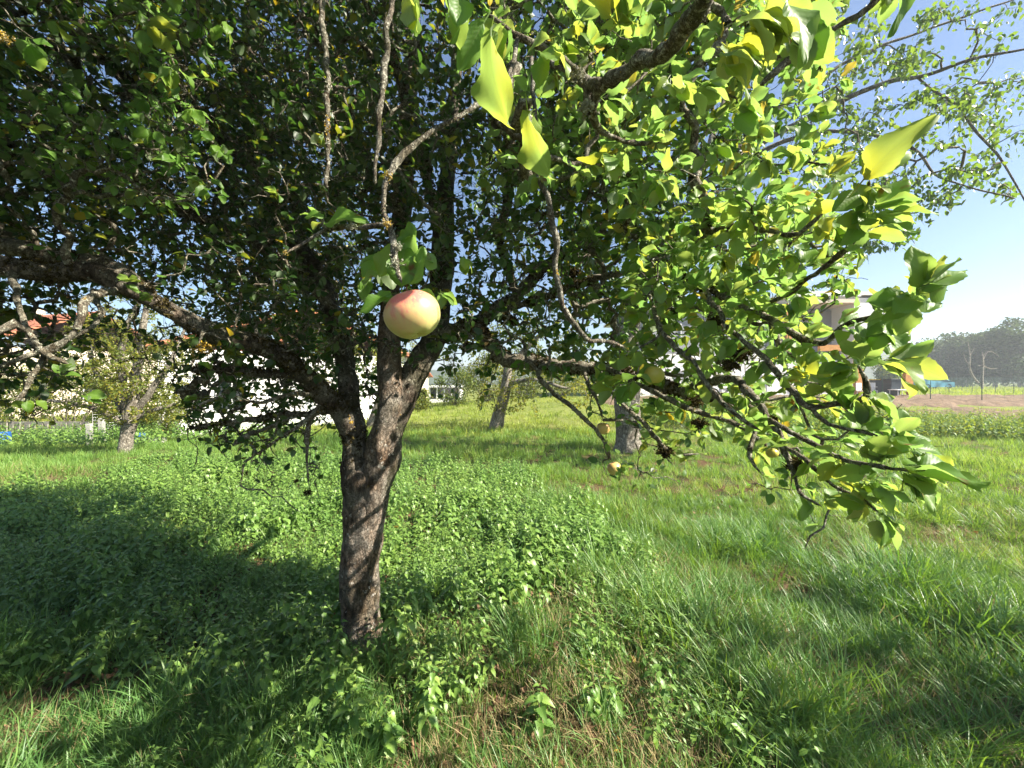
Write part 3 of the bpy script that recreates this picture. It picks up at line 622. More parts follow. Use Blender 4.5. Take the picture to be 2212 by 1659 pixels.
# single leaves that read on their own: base px,py,depth -> tip px,py,depth, normal hint
SG = [(1062,75,.48,1032,240,.46,(-.9,-.45,.1)),(1045,60,.50,990,150,.5,(.5,-.6,.4)),(1140,250,.62,1158,395,.6,(-.9,-.4,.2)),(1150,255,.64,1172,340,.66,(.9,-.4,.2)),
 (705,495,.565,768,455,.54,(-.1,-.8,.6)),(700,480,.565,655,470,.56,(.3,-.7,.6)),(868,630,.55,866,525,.54,(.1,-1,.3)),(885,628,.552,930,555,.55,(-.2,-.9,.4)),(895,640,.56,948,672,.56,(.5,-.8,.2)),
 (850,655,.55,772,668,.53,(0,-.6,.8)),(845,645,.55,800,650,.55,(.2,-.7,.6)),(880,590,.56,905,500,.56,(-.4,-.9,.2)),(860,530,.56,893,510,.55,(0,-.9,.3)),(850,540,.57,812,600,.56,(-.2,-.9,.3)),(845,600,.58,780,605,.6,(0,-.5,.8)),
 (1700,20,.36,1785,92,.34,(.1,-.75,.6)),(1590,60,.40,1690,25,.38,(-.1,-.75,.6)),(1555,130,.46,1660,120,.43,(-.1,-.7,.7)),(1560,150,.46,1645,190,.45,(.1,-.8,.5)),(1945,-40,.4,1975,55,.4,(.2,-.9,.3)),(2040,-75,.30,2330,22,.27,(.45,-.15,.8)),
 (1700,105,.5,1760,110,.5,(0,-.7,.7)),(1865,400,.62,1988,250,.55,(-.6,-.7,.3)),(1905,478,.64,2025,445,.60,(.1,-.6,.8)),(1900,490,.64,1962,530,.6,(.2,-.8,.5)),(1870,470,.66,1860,395,.64,(.1,-.9,.4)),(1985,632,.62,1995,542,.60,(-.2,-.9,.3)),
 (1990,635,.62,2085,578,.58,(.3,-.5,.9)),(1990,640,.62,2045,615,.60,(0,-.8,.5)),(1910,715,.72,1958,775,.68,(.3,-.8,.5)),(1900,790,.66,2025,822,.58,(.1,-.6,.8)),(1835,765,.8,1885,742,.78,(0,-.9,.4)),(1850,800,.78,1800,850,.78,(.1,-.9,.3)),
 (1835,800,.8,1775,775,.8,(-.1,-.8,.6)),(1960,1025,.66,2100,1012,.58,(.1,-.55,.85)),(1970,1032,.66,2112,1082,.56,(.2,-.5,.85)),(1955,1040,.68,2040,1090,.62,(.2,-.6,.8)),(1905,1130,.7,1937,1182,.66,(.5,-.7,.4)),(1720,580,.95,1765,535,.95,(-.1,-.8,.5)),
 (1300,845,1.35,1330,830,1.3,(0,-1,.2)),(1325,845,1.35,1290,850,1.3,(0,-1,.2)),(1380,790,1.3,1415,850,1.28,(.2,-.9,.3)),(1690,1020,1.0,1730,1000,.95,(0,-.7,.7))]
for (a, b, d, a2, b2, d2, nh) in SG:
    p0, p1 = at(a, b, d), at(a2, b2, d2); hp.append(p0); hd.append(p1-p0); hl.append(np.linalg.norm(p1-p0)); hn.append(np.array(nh))
hp, hd, hl, hn = map(np.array, (hp, hd, hl, hn))
hp = np.vstack([hp, lp[hi]]); hl = np.r_[hl, ll[hi]]; Mh = np.concatenate([frames(hd, hn), Mx[hi]])
hr = np.r_[rng.beta(3, 2, len(hd))*.93, rn[hi]]
px, py, yy = proj(hp)
nsg = len(SG); a0 = len(hd)-nsg; i1 = np.r_[np.arange(a0), np.arange(len(hd), len(hp))]; i2 = np.arange(a0, len(hd))
LEAF_SG = [leaf_template(18, 4, w_, f, a, wv, .04, .28, side=s_, peak=pk) for w_, f, a, wv, s_, pk in ((.60, .3, .3, .08, .25, .44), (.55, .42, .2, .09, -.2, .46), (.62, .25, .4, .09, .1, .42), (.56, .38, -.2, .08, -.3, .45))]
g = Geo(); scatter(g, LEAF_HI, hp[i1], Mh[i1], hl[i1], hr[i1], rng); scatter(g, LEAF_SG, hp[i2], Mh[i2], hl[i2], hr[i2], rng); g.build('near_leaves', M['near_leaf'], tree)
# moss cushions and lichen crusts on the wood
def star(n, L, w, rng):
    V, Q = [], []
    for i in range(n):
        d = rvec(rng, 1)[0]; d[2] = abs(d[2])*.8; d = norm(d); s = norm(np.cross(d, rng.normal(size=3)))*w; k = len(V); l = L*rng.uniform(.5, 1)
        V += [-s*.6, s*.6, d*l+s*.5, d*l-s*.5]; Q.append((k, k+1, k+2, k+3))
    V = np.array(V); return dict(V=V, Q=np.array(Q), uv=np.zeros((len(V), 2)), r=rng.random(len(V)))
MOSS = [star(9, 1, .16, rng) for _ in range(4)]; LICH = [star(6, .8, .36, rng) for _ in range(4)]
def on_wood(names, per_m, rng, rfac=1.0, up=None):
    Ps, Ns = [], []
    for k in names:
        X, r = limbpts[k]; seg = np.linalg.norm(np.diff(X, axis=0), axis=1); n = int(seg.sum()*per_m)
        i = rng.integers(0, len(X)-1, n); T = norm(X[i+1]-X[i]); nn = rvec(rng, n)
        if up is not None: nn = norm(nn+np.array([0, 0, up]))
        nn = norm(nn-T*(nn*T).sum(1)[:, None]); Ps.append(X[i]+nn*(r[i]*rfac)[:, None]); Ns.append(nn)
    return np.vstack(Ps), np.vstack(Ns)
P1, N1 = on_wood(['a1', 'a2', 'a3', 'e1', 'e2', 'e3', 'd2', 't1', 'u1', 'u2', 'u3', 'u4', 'u5'], 1000, rng, .98)
P1b, N1b = on_wood(['a2', 'e1', 'e2', 'u2', 'u1'], 1300, rng, .95, .4)
P1, N1 = np.vstack([P1, P1b]), np.vstack([N1, N1b])
kp = vnoise(P1, .11, 50) > .47; P1, N1 = P1[kp], N1[kp]
gi = np.arange(n0, len(pos)); gi = gi[(rad[gi] > .0028)]; gi = gi[vnoise(pos[gi], .16, 51) > .56]; gi = rng.choice(gi, min(len(gi), 2600)) if len(gi) else gi
gi = np.repeat(gi, 4)
P2 = pos[gi]+rng.normal(size=(len(gi), 3))*.006; N2 = rvec(rng, len(gi))
Pm, Nm = np.vstack([P1, P2]), np.vstack([N1, N2])
px, py, yy = proj(Pm); okm = (yy > 1.3) | (px < -50) | (px > 2260); Pm, Nm = Pm[okm], Nm[okm]
fr = frames(rvec(rng, len(Pm)), Nm)
g = Geo(); scatter(g, MOSS, Pm, fr, rng.uniform(.006, .02, len(Pm)), rng.random(len(Pm)), rng, .4)
P4, N4 = on_wood(['e3', 'h', 'i', 'l', 'j', 'k', 'g'], 1, rng)
for (a, b, d, s) in ((1600,778,1.1,.024),(1545,705,1.2,.02),(1510,925,1.28,.022),(1670,918,1.0,.014),(1720,1015,.95,.02),(1580,800,1.1,.02),(1060,740,2.4,.05),(1100,700,2.4,.05),(1010,760,2.45,.04),(1240,600,2.1,.03),(1437,985,1.5,.03),(1500,880,1.5,.03),(665,1075,2.2,.02),(640,1050,2.2,.012),(940,600,2.5,.04)):
    n = 90; c = at(a, b, d)+rng.normal(size=(n, 3))*s*np.array([.5, .4, .35]); scatter(g, MOSS, c, frames(rvec(rng, n), rvec(rng, n)), rng.uniform(.006, .014, n)*s/.02, rng.random(n), rng, .4)
g.build('moss', M['moss'], tree, False)
P1, N1 = on_wood([k for k in LIMBS if k not in ('trunk',)], 260, rng, .98)
kp = vnoise(P1, .05, 60) > .46; P1, N1 = P1[kp], N1[kp]
P3, N3 = on_wood(['q1', 'q2', 'q3', 'q4', 'q5', 'q6', 'q8', 'q9', 'h', 'j'], 700, rng, 1.0); kp = vnoise(P3, .03, 61) > .55; P3, N3 = P3[kp], N3[kp]
gi = np.arange(n0, len(pos)); gi = gi[vnoise(pos[gi], .1, 62) > .6]; gi = rng.choice(gi, min(len(gi), 14000))
P2 = pos[gi]+rng.normal(size=(len(gi), 3))*.002
Pl = np.vstack([P1, P3, P2]); Nl = np.vstack([N1, N3, rvec(rng, len(gi))])
d_ = proj(Pl)[2]; sc = rng.uniform(.004, .009, len(Pl)); sc = np.where((d_ > 0) & (d_ < 1.2), sc*.38, sc)
rl = np.clip(rng.beta(2, 2, len(Pl))*.86, 0, .87); yel = vnoise(Pl, .09, 63) > .72; rl = np.where(yel, rng.uniform(.9, 1, len(Pl)), rl)
g = Geo(); scatter(g, LICH, Pl, frames(rvec(rng, len(Pl)), Nl), sc, rl, rng, .1)
n = 70
for (a, b, d, s, yl) in ((838,392,.545,.003,1),(836,495,.545,.003,1),(616,556,.55,.0015,1),(440,760,2.0,.02,1),(860,545,.545,.0025,0),(856,580,.54,.0035,0),(760,500,.55,.003,0),(4,90,.8,.006,1),(1250,170,.74,.006,0),(1265,245,.77,.008,0),(1200,130,.73,.004,0)):
    c = at(a, b, d)+rng.normal(size=(n, 3))*s; scatter(g, LICH, c, frames(rvec(rng, n), rvec(rng, n)), rng.uniform(.5, 1.1, n)*s, np.full(n, .95 if yl else .6), rng, .12)
g.build('lichen', M['lichen'], tree, False)

# ------------------------------------------------------------------ apples
def applemat(name, green, red, redamt, ax):
    m, nt, N, L = newmat(name); out = N('ShaderNodeOutputMaterial'); b = N('ShaderNodeBsdfPrincipled'); tc = N('ShaderNodeTexCoord'); o = tc.outputs['Object']
    dp = N('ShaderNodeVectorMath'); dp.operation = 'DOT_PRODUCT'; L(o, dp.inputs[0]); dp.inputs[1].default_value = ax
    mp = N('ShaderNodeMapping'); mp.inputs['Scale'].default_value = (1, 1, .22); L(o, mp.inputs[0])
    v = mathn(nt, 'ADD', dp.outputs['Value'], mathn(nt, 'MULTIPLY', mathn(nt, 'SUBTRACT', noise(nt, 190, 5, mp.outputs[0], .6), .5), .045))
    v = mathn(nt, 'ADD', v, mathn(nt, 'MULTIPLY', mathn(nt, 'SUBTRACT', noise(nt, 40, 5, o, .65), .5), .075))
    mid = tuple(.5*x+.5*y for x, y in zip(green, red))
    c = ramp(nt, [(0.0, green), (.35, tuple(.8*x+.2*y for x, y in zip(green, red))), (.75, mid), (1, red)], mathn(nt, 'MULTIPLY_ADD', v, redamt, .48))
    sp = ramp(nt, [(.66, (0, 0, 0)), (.70, (.6, .6, .6))], noise(nt, 330, 1, o)); c = mixc(nt, sp, c, (.5, .42, .2))
    L(c, b.inputs['Base Color']); b.inputs['Roughness'].default_value = .36; b.inputs['Specular IOR Level'].default_value = .45
    b.inputs['Subsurface Weight'].default_value = .12; b.inputs['Subsurface Radius'].default_value = (.02, .012, .004); b.inputs['Subsurface Scale'].default_value = .3
    L(b.outputs[0], out.inputs[0]); return m
def apple(loc, R_, label, mat, tilt=(0, 0), squash=.86, seed=1, stemlen=.02):
    g = Geo(); nu, nv = 40, 48; ph = np.linspace(0, np.pi, nu); th = np.arange(nv)/nv*2*np.pi
    s = np.sin(ph); c = np.cos(ph)
    dim = .30*np.exp(-(s/.30)**2)
    rr = s*(1+.05*c)*(1+.04*s); zz = c*squash*(1+.03*s)-np.sign(c)*dim*np.where(c > 0, .95, .62)
    X = rr[:, None]*np.cos(th); Y = rr[:, None]*np.sin(th); lob = 1+.022*np.cos(5*th+seed)[None]*np.abs(c)[:, None]+.02*np.cos(th*2+seed)[None]
    Z = zz[:, None]+0*X+.035*np.cos(th+seed)[None]*(c < 0)[:, None]*np.abs(c)[:, None]+.02*np.cos(5*th+seed)[None]*((c < 0)*np.exp(-((s-.35)/.2)**2))[:, None]
    V = np.stack([X*lob, Y*lob, Z], -1).reshape(-1, 3)*R_; V[:, 2] *= 1+.05*V[:, 0]/R_-.03*V[:, 1]/R_
    g.add(V, _gq(nu, nv)); o = g.build('apple', mat); o.location = loc; o.rotation_euler = (tilt[0], tilt[1], seed)
    tag(o, label, 'apple', 'apples hanging in the tree')
    g = Geo(); t = np.linspace(0, 1, 8)[:, None]; P = np.array([0, 0, R_*squash*.55])+t*np.array([0, 0, R_*.45+stemlen])+t**2*np.array([.004, .002, 0]); tube(g, P, np.linspace(.0016, .0013, 8)*R_/.0375, 8, cap=False)
    st = g.build('stem', M['stem']); st.parent = o
    g = Geo(); n = 14; scatter(g, [star(6, 1, .3, rng)], np.array([[0, 0, -R_*squash*.66]]*n)+rng.normal(size=(n, 3))*R_*.06, frames(rvec(rng, n), np.tile([0, 0, -1.], (n, 1))), np.full(n, R_*.11), rng.random(n), rng)
    cx = g.build('calyx', M['stem'], None, False); cx.parent = o
    return o
MA1 = applemat('apple_skin', (.56, .58, .20), (.62, .17, .13), 13, (-.35, -.75, .9))
MA2 = applemat('apple_pink', (.55, .50, .16), (.62, .16, .09), 16, (.2, -.2, .6))
MA3 = applemat('apple_green', (.46, .50, .08), (.55, .25, .08), 9, (.3, 0, .5))
apple(at(891, 692, .547), .0362, 'large red blushed yellow apple hanging in front of the forked limbs', MA1, (R(-10), R(-12)), (.90), .4, .022)
apple(at(1303, 937, 1.82), .030, 'pink apple hanging on a bare twig left of the thick grey trunk, higher of two', MA2, (.1, .1), .98, 1.3)
apple(at(1327, 1023, 1.7), .029, 'reddish apple half hidden at the low twig tip, lowest in the tree', MA2, (-.1, .3), .98, 2.2)
apple(at(1413, 822, 1.28), .031, 'yellow green apple behind a leaf where the boughs cross the thick grey trunk', MA3, (.1, -.2), .98, 3.1)
apple(at(1668, 990, 1.02), .014, 'small yellow apple low on the right bough among bare mossy twigs', MA3, (.1, -.2), .9, 4.1)

# ------------------------------------------------------------------ other trees
def make_tree(name, base, label, group, limbs, att, leafT, leafmat_, bark, nleaf, llen, drooping, seed, step=.12, jit=.02, rmin=.004, hang=0, rmaskfn=None, trunk_sides=20, clump=0):
    rg = np.random.default_rng(seed); root = empty(name, base, label, 'tree', group)
    SN, SR = [], []; gt = Geo(); gb = Geo()
    for i, L in enumerate(limbs):
        Cc = catmull(np.array(L, float), step*.5); X, r = Cc[:, :3].copy(), Cc[:, 3]
        if i:
            for a in range(3): X[:, a] += (vnoise(X, .5, seed+a)-.5)*.10*min(1, step*6)
        tube(gt if i == 0 else gb, X, r, trunk_sides if i == 0 else 9, .22, .12, rg.random(), seed); SN.append(X[::2]); SR.append(r[::2])
    gt.build('trunk', bark, root)
    if gb.n: gb.build('limbs', bark, root)
    SN, SR = np.vstack(SN), np.concatenate(SR)
    pos, rad, paths, n0 = grow(SN, SR, att, rg, step, jit, rmin, .45, .15, None, .06, .1)
    g = Geo(); twigs_mesh(g, pos, rad, paths, n0, rg, 4, .1); g.build('twigs', bark, root)
    P, Dv = [], []
    for p in paths:
        k = p[rg.integers(max(1, len(p)//2), len(p), nleaf)] if not clump else np.repeat(p[rg.integers(max(1, len(p)//3), len(p), clump)], nleaf//clump)
        if clump and len(k) != nleaf: nleaf = len(k)
        P.append(pos[k]+rg.normal(size=(nleaf, 3))*llen*.7); Dv.append(norm(rvec(rg, nleaf)+np.array([0, 0, drooping])))
    P, Dv = np.vstack(P), np.vstack(Dv)
    if rmaskfn is not None: kk = rmaskfn(P, rg); P, Dv = P[kk], Dv[kk]
    nr = norm(np.array([0, 0, 1.0])+rg.normal(size=(len(P), 3))*.7)
    rn = np.clip(rg.beta(2, 2, len(P))*.7+vnoise(P, .8, seed)*.4-.05, 0, 1)
    g = Geo(); scatter(g, leafT, P, frames(Dv, nr), llen*rg.uniform(.7, 1.25, len(P)), rn, rg); g.build('crown', leafmat_, root)
    return root
L2 = [leaf_template(3, 1, .5, .2, .25, 0, 0, 0), leaf_template(3, 1, .6, .35, .1, 0, 0, 0)]
L1 = [leaf_template(2, 1, .62, .2, .2, 0, 0, 0), leaf_template(2, 1, .7, .35, .0, 0, 0, 0)]
def ell(n, c, s, seed, thr=.4, ns=.7):
    rg = np.random.default_rng(seed); P = np.array(c)+rvec(rg, n)*(rg.random((n, 1))**.4)*np.array(s)
    return P[vnoise(P, ns, seed) > thr]
def gz(x, y): return float(ground_z(np.array([x]), np.array([y]))[0])

# cherry tree on the right
cb = at(1356, 990, 9.1); cb[2] = gz(cb[0], cb[1])
def lim(pts): return [(*at(a, b, d), wd/2/F*d) for a, b, d, wd in pts]
lim_ = lim
def lim(pts): return [(*at(a, b, d), wd*.52/2/F*d) for a, b, d, wd in pts]
chl = [lim_([(1358,1000,9.1,74),(1356,960,9.1,56),(1356,900,9.1,54),(1352,820,9.1,54),(1350,740,9.0,50),(1380,640,8.9,44),(1430,520,8.7,36)]),
       lim([(1352,760,9.0,30),(1290,640,9.2,24),(1230,520,9.6,20),(1150,380,10,14),(1080,200,10.3,8)]),
       lim([(1430,520,8.7,34),(1560,380,8.2,26),(1700,290,7.6,22),(1894,200,7.0,18),(1983,180,6.6,15),(2071,149,6.2,12),(2212,117,5.8,9),(2400,80,5.4,6)]),
       lim([(1480,460,8.5,26),(1640,280,8.2,20),(1823,149,8,13),(1965,88,7.8,10),(2142,28,7.5,7),(2300,-30,7.2,4)]),
       lim([(1640,340,7.9,18),(1800,290,7.4,15),(1960,330,7.0,12),(2040,395,6.8,8),(2200,440,6.5,6)]),
       lim([(1500,430,8.6,26),(1560,250,9,22),(1600,60,9.4,16),(1640,-150,9.8,10)]),
       lim([(1983,180,6.6,9),(2060,230,6.4,9),(2110,300,6.3,9),(2170,380,6.2,7),(2230,470,6.1,5)]),
       lim([(1420,560,8.8,24),(1300,420,8.4,18),(1180,330,8.0,12),(1080,280,7.6,7)])]
def pxcloud(rg, n, x0, x1, y0, y1, d0, d1):
    return np.array([at(a, b, c) for a, b, c in zip(rg.uniform(x0, x1, n), rg.uniform(y0, y1, n), rg.uniform(d0, d1, n))])
rgc = np.random.default_rng(3)
ca = np.vstack([ell(380, (3.6, 8.8, 6.2), (4.8, 3.8, 3.4), 31), pxcloud(rgc, 110, 1700, 2230, 120, 430, 5.8, 7.8), pxcloud(rgc, 26, 1850, 2060, 420, 560, 6.4, 7.2), pxcloud(rgc, 14, 1940, 2200, 20, 110, 6.5, 7.5), pxcloud(rgc, 50, 1060, 1330, 480, 680, 8.4, 9.8), pxcloud(rgc, 24, 1640, 1950, 20, 130, 7, 8.5)])
px, py, yy = proj(ca)
ca = ca[~((px > 1900) & (py > 600)) & ~((px > 2060) & (py > 470)) & ~((px > 1900) & (py < 15)) & (py < 700)]
def chmask(P, rg):
    px, py, y = proj(P); return ~((px > 1980) & (py > 520)) & ((rg.random(len(P)) < .75) | (px < 1700))
make_tree('cherry_tree', cb, 'tall tree with thick grey trunk and drooping leaf clusters against the upper right sky', None, chl, ca, L2, M['cherry_leaf'], M['grey_bark'], 34, .10, -.9, 77, .14, .03, .0045, rmaskfn=chmask, clump=3)

# small orchard tree on the left
lim = lim_
ob = at(273, 996, 8.9); ob[2] = gz(ob[0], ob[1])
ol = [lim([(272,1002,8.9,32),(272,985,8.9,28),(275,950,8.9,25),(280,920,8.9,30)]),
      lim([(280,925,8.9,20),(290,860,8.9,20),(300,780,8.9,16),(312,700,8.9,12),(318,640,8.9,7)]),
      lim([(278,925,8.9,18),(268,860,8.9,16),(262,780,8.8,13),(280,700,8.7,9),(330,610,8.6,5)]),
      lim([(270,930,8.9,14),(230,905,8.8,12),(180,890,8.6,9),(100,875,8.4,6)]),
      lim([(285,915,8.9,16),(330,850,8.9,12),(370,790,8.9,9),(400,720,9,5)]),
      lim([(285,920,8.9,12),(330,900,8.9,9),(380,885,9,6)]),
      lim([(265,900,8.9,12),(210,820,9.2,10),(190,740,9.4,7),(180,680,9.5,4)])]
oa = np.vstack([ell(620, at(285, 800, 9.0), (1.35, 1.2, 1.35), 41, .36, .5), pxcloud(rgc, 55, 40, 240, 820, 900, 8.0, 9.0), pxcloud(rgc, 30, 150, 420, 640, 720, 8.5, 9.3)])
make_tree('orchard_tree', ob, 'small gnarled fruit tree with yellowing leaves and pale limbs before the plank fence', 'small orchard trees', ol, oa, L1, M['olive_leaf'], M['grey_bark'], 34, .058, -.1, 43, .10, .02, .0035, trunk_sides=14)
# small leaning tree in the middle
mb = at(1072, 942, 13.0); mb[2] = gz(mb[0], mb[1])
mz = lambda a, b, d, wd: (*at(a, b, d), wd/2/F*d)
ml = [[(mb[0]-.02, mb[1], mb[2]-.05, .23), mz(1074, 925, 13, 27), mz(1082, 890, 13, 24), mz(1092, 850, 13, 22), mz(1098, 800, 13, 20)],
      [mz(1098, 810, 13, 16), mz(1060, 740, 13, 12), mz(1010, 690, 13, 6)], [mz(1098, 810, 13, 16), mz(1140, 760, 13, 12), mz(1210, 700, 13, 6)], [mz(1094, 840, 13, 12), mz(1150, 830, 12.6, 8), mz(1230, 850, 12.3, 5)]]
ma = np.vstack([ell(300, at(1110, 760, 13), (2.6, 1.6, 1.4), 51, .38, .6), pxcloud(rgc, 50, 1030, 1160, 840, 900, 12.0, 12.8), pxcloud(rgc, 30, 1200, 1300, 830, 890, 12.0, 12.8)])
make_tree('orchard_tree', mb, 'leaning whitish trunked fruit tree in the middle distance with low drooping leaves', 'small orchard trees', ml, ma, L1, M['olive_leaf'], M['grey_bark'], 22, .085, -.6, 53, .14, .03, .004, trunk_sides=14)
# two more far trunks
for (a, b, d, wd, lean, lab, sd) in ((457, 952, 15.0, 13, 0, 'slim pale trunked young tree beside the white gabled house', 61), (798, 932, 14.0, 15, 26, 'slanting slim grey tree seen behind the fork of the big apple tree', 62)):
    q = at(a, b, d); q[2] = gz(q[0], q[1])
    l = [[(q[0], q[1], q[2]-.05, wd/2/F*d*1.2), (*at(a+lean*.3, b-22, d), wd/2/F*d), (*at(a+lean*.8, b-60, d), wd/2/F*d*.85), (*at(a+lean, b-110, d), wd/2/F*d*.7)]]
    make_tree('orchard_tree', q, lab, 'small orchard trees', l, ell(130, at(a+lean, b-150, d), (1.4, 1.2, 1.2), sd, .36, .6), L1, M['olive_leaf'], M['grey_bark'], 18, .085, -.4, sd, .18, .03, .004, trunk_sides=10)

# unseen apple tree added right of the camera so its crown shades the foreground
nbp = (5.3, .9, gz(5.3, .9))
nbl = [[(5.3, .9, -.05, .16), (5.32, .92, .6, .12), (5.28, .9, 1.3, .13)], [(5.28, .9, 1.3, .10), (4.7, .5, 1.9, .06), (4.0, .3, 2.4, .02)], [(5.28, .9, 1.3, .10), (5.4, 1.5, 2.0, .06), (5.1, 2.0, 2.6, .02)], [(5.28, .9, 1.3, .10), (6.0, .6, 2.1, .06), (6.5, .2, 2.7, .02)]]
nba = ell(420, (5.2, .75, 2.35), (1.75, 1.55, 1.05), 91, .40, .45); nba = nba[(nba[:, 0] > 1.36*nba[:, 1]+.15)]
make_tree('apple_tree', nbp, 'unseen apple tree added out of view on the right to shade the foreground', None, nbl, nba, LEAF_LO, M['apple_leaf'], M['bark'], 16, .07, 0, 92, .08, .012, .002)

# woodland trees beyond the field on the right
def wood_tree(px_, d, topy, wpx, label, seed, mat, nl=2600, bare=False, yscale=.8, ls=.32, name='woodland_tree', group='trees at the wood edge beyond the field'):
    rg = np.random.default_rng(seed); x = (px_-1106)/F*d; zb = gz(x, d); top = CAMZ+(HY-topy)/F*d; H = top-zb; W = wpx/F*d
    root = empty(name, (x, d, zb), label, 'tree', group)
    g = Geo(); tube(g, [(x, d, zb-.1), (x+rg.normal()*.1, d, zb+H*.3), (x+rg.normal()*.3, d, zb+H*.85)], [H*.028, H*.022, H*.006], 8); g.build('trunk', M['grey_bark'], root)
    nb = 40; cs = np.array([x, d, zb+H*.48])+rvec(rg, nb)*(rg.random((nb, 1))**.5)*np.array([W*.42, W*.4, H*.46]); sz = rg.uniform(.13, .26, nb)*W
    cs[:, 2] = np.maximum(cs[:, 2], zb+H*.06)
    i = rg.integers(0, nb, nl); u = rvec(rg, nl); P = cs[i]+u*(rg.random((nl, 1))**.35)*sz[i][:, None]*np.array([1, 1, .8]); P[:, 2] = np.minimum(P[:, 2], top+rg.normal(size=nl)*.2)
    g = Geo(); scatter(g, L1, P, frames(norm(rvec(rg, nl)+[0, 0, -.2]), norm(u+rg.normal(size=(nl, 3))*.6)), ls*rg.uniform(.6, 1.3, nl), np.clip(rg.beta(2, 2, nl), 0, 1), rg); g.build('crown', mat, root)
for a in [(1960, 78, 752, 90, 'low dark bushy tree at the left end of the wood edge, nearest the house', 71), (2018, 70, 738, 90, 'rounded dark green tree second from the house along the wood edge', 72),
          (2085, 66, 728, 110, 'broad green tree in the middle of the wood edge behind the bare pale tree', 73), (2150, 62, 712, 110, 'tall dark tree third from the right end of the wood edge', 74),
          (2205, 58, 690, 110, 'tallest dark tree of the wood edge at the right picture border', 75), (2290, 58, 700, 130, 'dark tree of the wood edge cut by the right picture border', 76),
          (2050, 82, 742, 120, 'dark tree behind the gap left of the bare pale tree', 77), (2120, 78, 722, 120, 'dark tree in the second row behind the bare pale tree', 78)]:
    wood_tree(*a, M['wood_leaf'], 7500, ls=.42)
wood_tree(1915, 52, 775, 60, 'bushy green tree seen through the house porch', 79, M['far_leaf'], 2600, ls=.28, name='garden_tree', group=None)
# the bare tree
def bare_tree():
    d = 46; b = at(2120, 860, d); b[2] = gz(b[0], b[1]); root = empty('bare_tree', b, 'leafless pale twin stemmed tree in front of the dark wood edge', 'tree')
    g = Geo(); h = lambda a, b_: tuple(at(a, b_, d))
    for L, r in (([h(2121, 858), h(2121, 830), h(2123, 800), h(2122, 770)], .16), ([h(2113, 838), h(2102, 825), h(2094, 805), h(2095, 780), h(2090, 745)], .12), ([h(2122, 800), h(2140, 808), h(2156, 806)], .07), ([h(2122, 790), h(2135, 770), h(2150, 775), h(2162, 785)], .06), ([h(2123, 800), h(2110, 802)], .05), ([h(2123, 780), h(2132, 768)], .04), ([h(2095, 780), h(2106, 760)], .05), ([h(2094, 800), h(2084, 785), h(2082, 770)], .05)):
        P = catmull(np.array([list(p)+[0] for p in L]), .4)[:, :3]; tube(g, P, np.linspace(r, r*.35, len(P)), 7, .2, .3)
    g.build('trunk', M['grey_bark'], root)
bare_tree()

# bushes
def bush(px_, py_, d, wpx, hpx, label, seed, mat, nl=1800, ls=.07, group='garden bushes behind the orchard', name='bush', stems=True, dep=.5):
    rg = np.random.default_rng(seed); x = (px_-1106)/F*d; z0 = gz(x, d); z1 = CAMZ-(py_-hpx-HY)/F*d; H = max(.4, z1-z0); W = wpx/F*d
    root = empty(name, (x, d, z0), label, 'bush', group)
    nb = 22; cs = np.array([x, d, z0+H*.5])+rvec(rg, nb)*np.array([W*.38, W*dep*.5, H*.36]); sz = rg.uniform(.12, .24, nb)*min(W, H*1.6)
    i = rg.integers(0, nb, nl); u = rvec(rg, nl); P = cs[i]+u*(rg.random((nl, 1))**.4)*sz[i][:, None]*rg.uniform(.8, 1.25, (nl, 1)); P[:, 2] = np.maximum(P[:, 2], z0+.03)
    g = Geo()
    for k in range(nb): tube(g, np.array([[x+rg.normal()*W*.06, d+rg.normal()*.1, z0-.03], (np.array([x, d, z0])+cs[k])/2+rg.normal(size=3)*.05, cs[k]]), [.02, .014, .005], 5)
    g.build('stems', M['twig_bark'], root)
    g = Geo(); scatter(g, L1, P, frames(norm(rvec(rg, nl)), norm(u+[0, 0, .6]+rg.normal(size=(nl, 3))*.5)), ls*rg.uniform(.6, 1.4, nl), np.clip(rg.beta(2, 2, nl)*.8+.2*vnoise(P, .4, seed), 0, 1), rg); g.build('foliage', mat, root)
for i, a in enumerate([(40, 930, 13.2, 180, 130, 'yellow green bush behind the weathered fence at the left border', M['olive_leaf']),
    (150, 940, 14, 190, 170, 'tall rust tinged bush left of the small fruit tree behind the fence', M['olive_leaf']),
    (250, 960, 13, 120, 70, 'dark creeper covered bush around the concrete post', M['far_leaf']),
    (355, 945, 12.5, 110, 110, 'bright yellow bush right of the small fruit tree', M['olive_leaf']),
    (420, 940, 15, 120, 150, 'olive green bush against the left edge of the white gabled house', M['olive_leaf']),
    (330, 900, 19, 300, 140, 'wide hedge like bush in front of the far tiled roofs', M['far_leaf']),
    (-40, 930, 15, 240, 190, 'green bush cut by the left picture border', M['far_leaf']),
    (820, 905, 21, 90, 70, 'dark bush beside the far tiled house behind the fork', M['far_leaf']),
    (900, 895, 19, 60, 50, 'dry yellow bush left of the white garden room', M['olive_leaf']),
    (985, 885, 20, 100, 80, 'dark green shrub right of the white garden room', M['far_leaf']),
    (1050, 880, 21, 110, 110, 'bright yellow green shrub behind the leaning tree', M['olive_leaf']),
    (1130, 882, 24, 120, 130, 'mid green bush right of the leaning tree', M['far_leaf']),
    (1215, 880, 24, 120, 100, 'olive bush between the leaning tree and the thick grey trunk', M['olive_leaf']),
    (1300, 872, 27, 130, 90, 'dark bush left behind the thick grey trunk', M['far_leaf']),
    (720, 900, 24, 150, 100, 'bush behind the left fork of the big apple tree', M['far_leaf'])]):
    bush(*a[:6], 100+i, a[6], 4200 if a[3] > 100 else 2200, .10 if a[2] > 17 else .07)

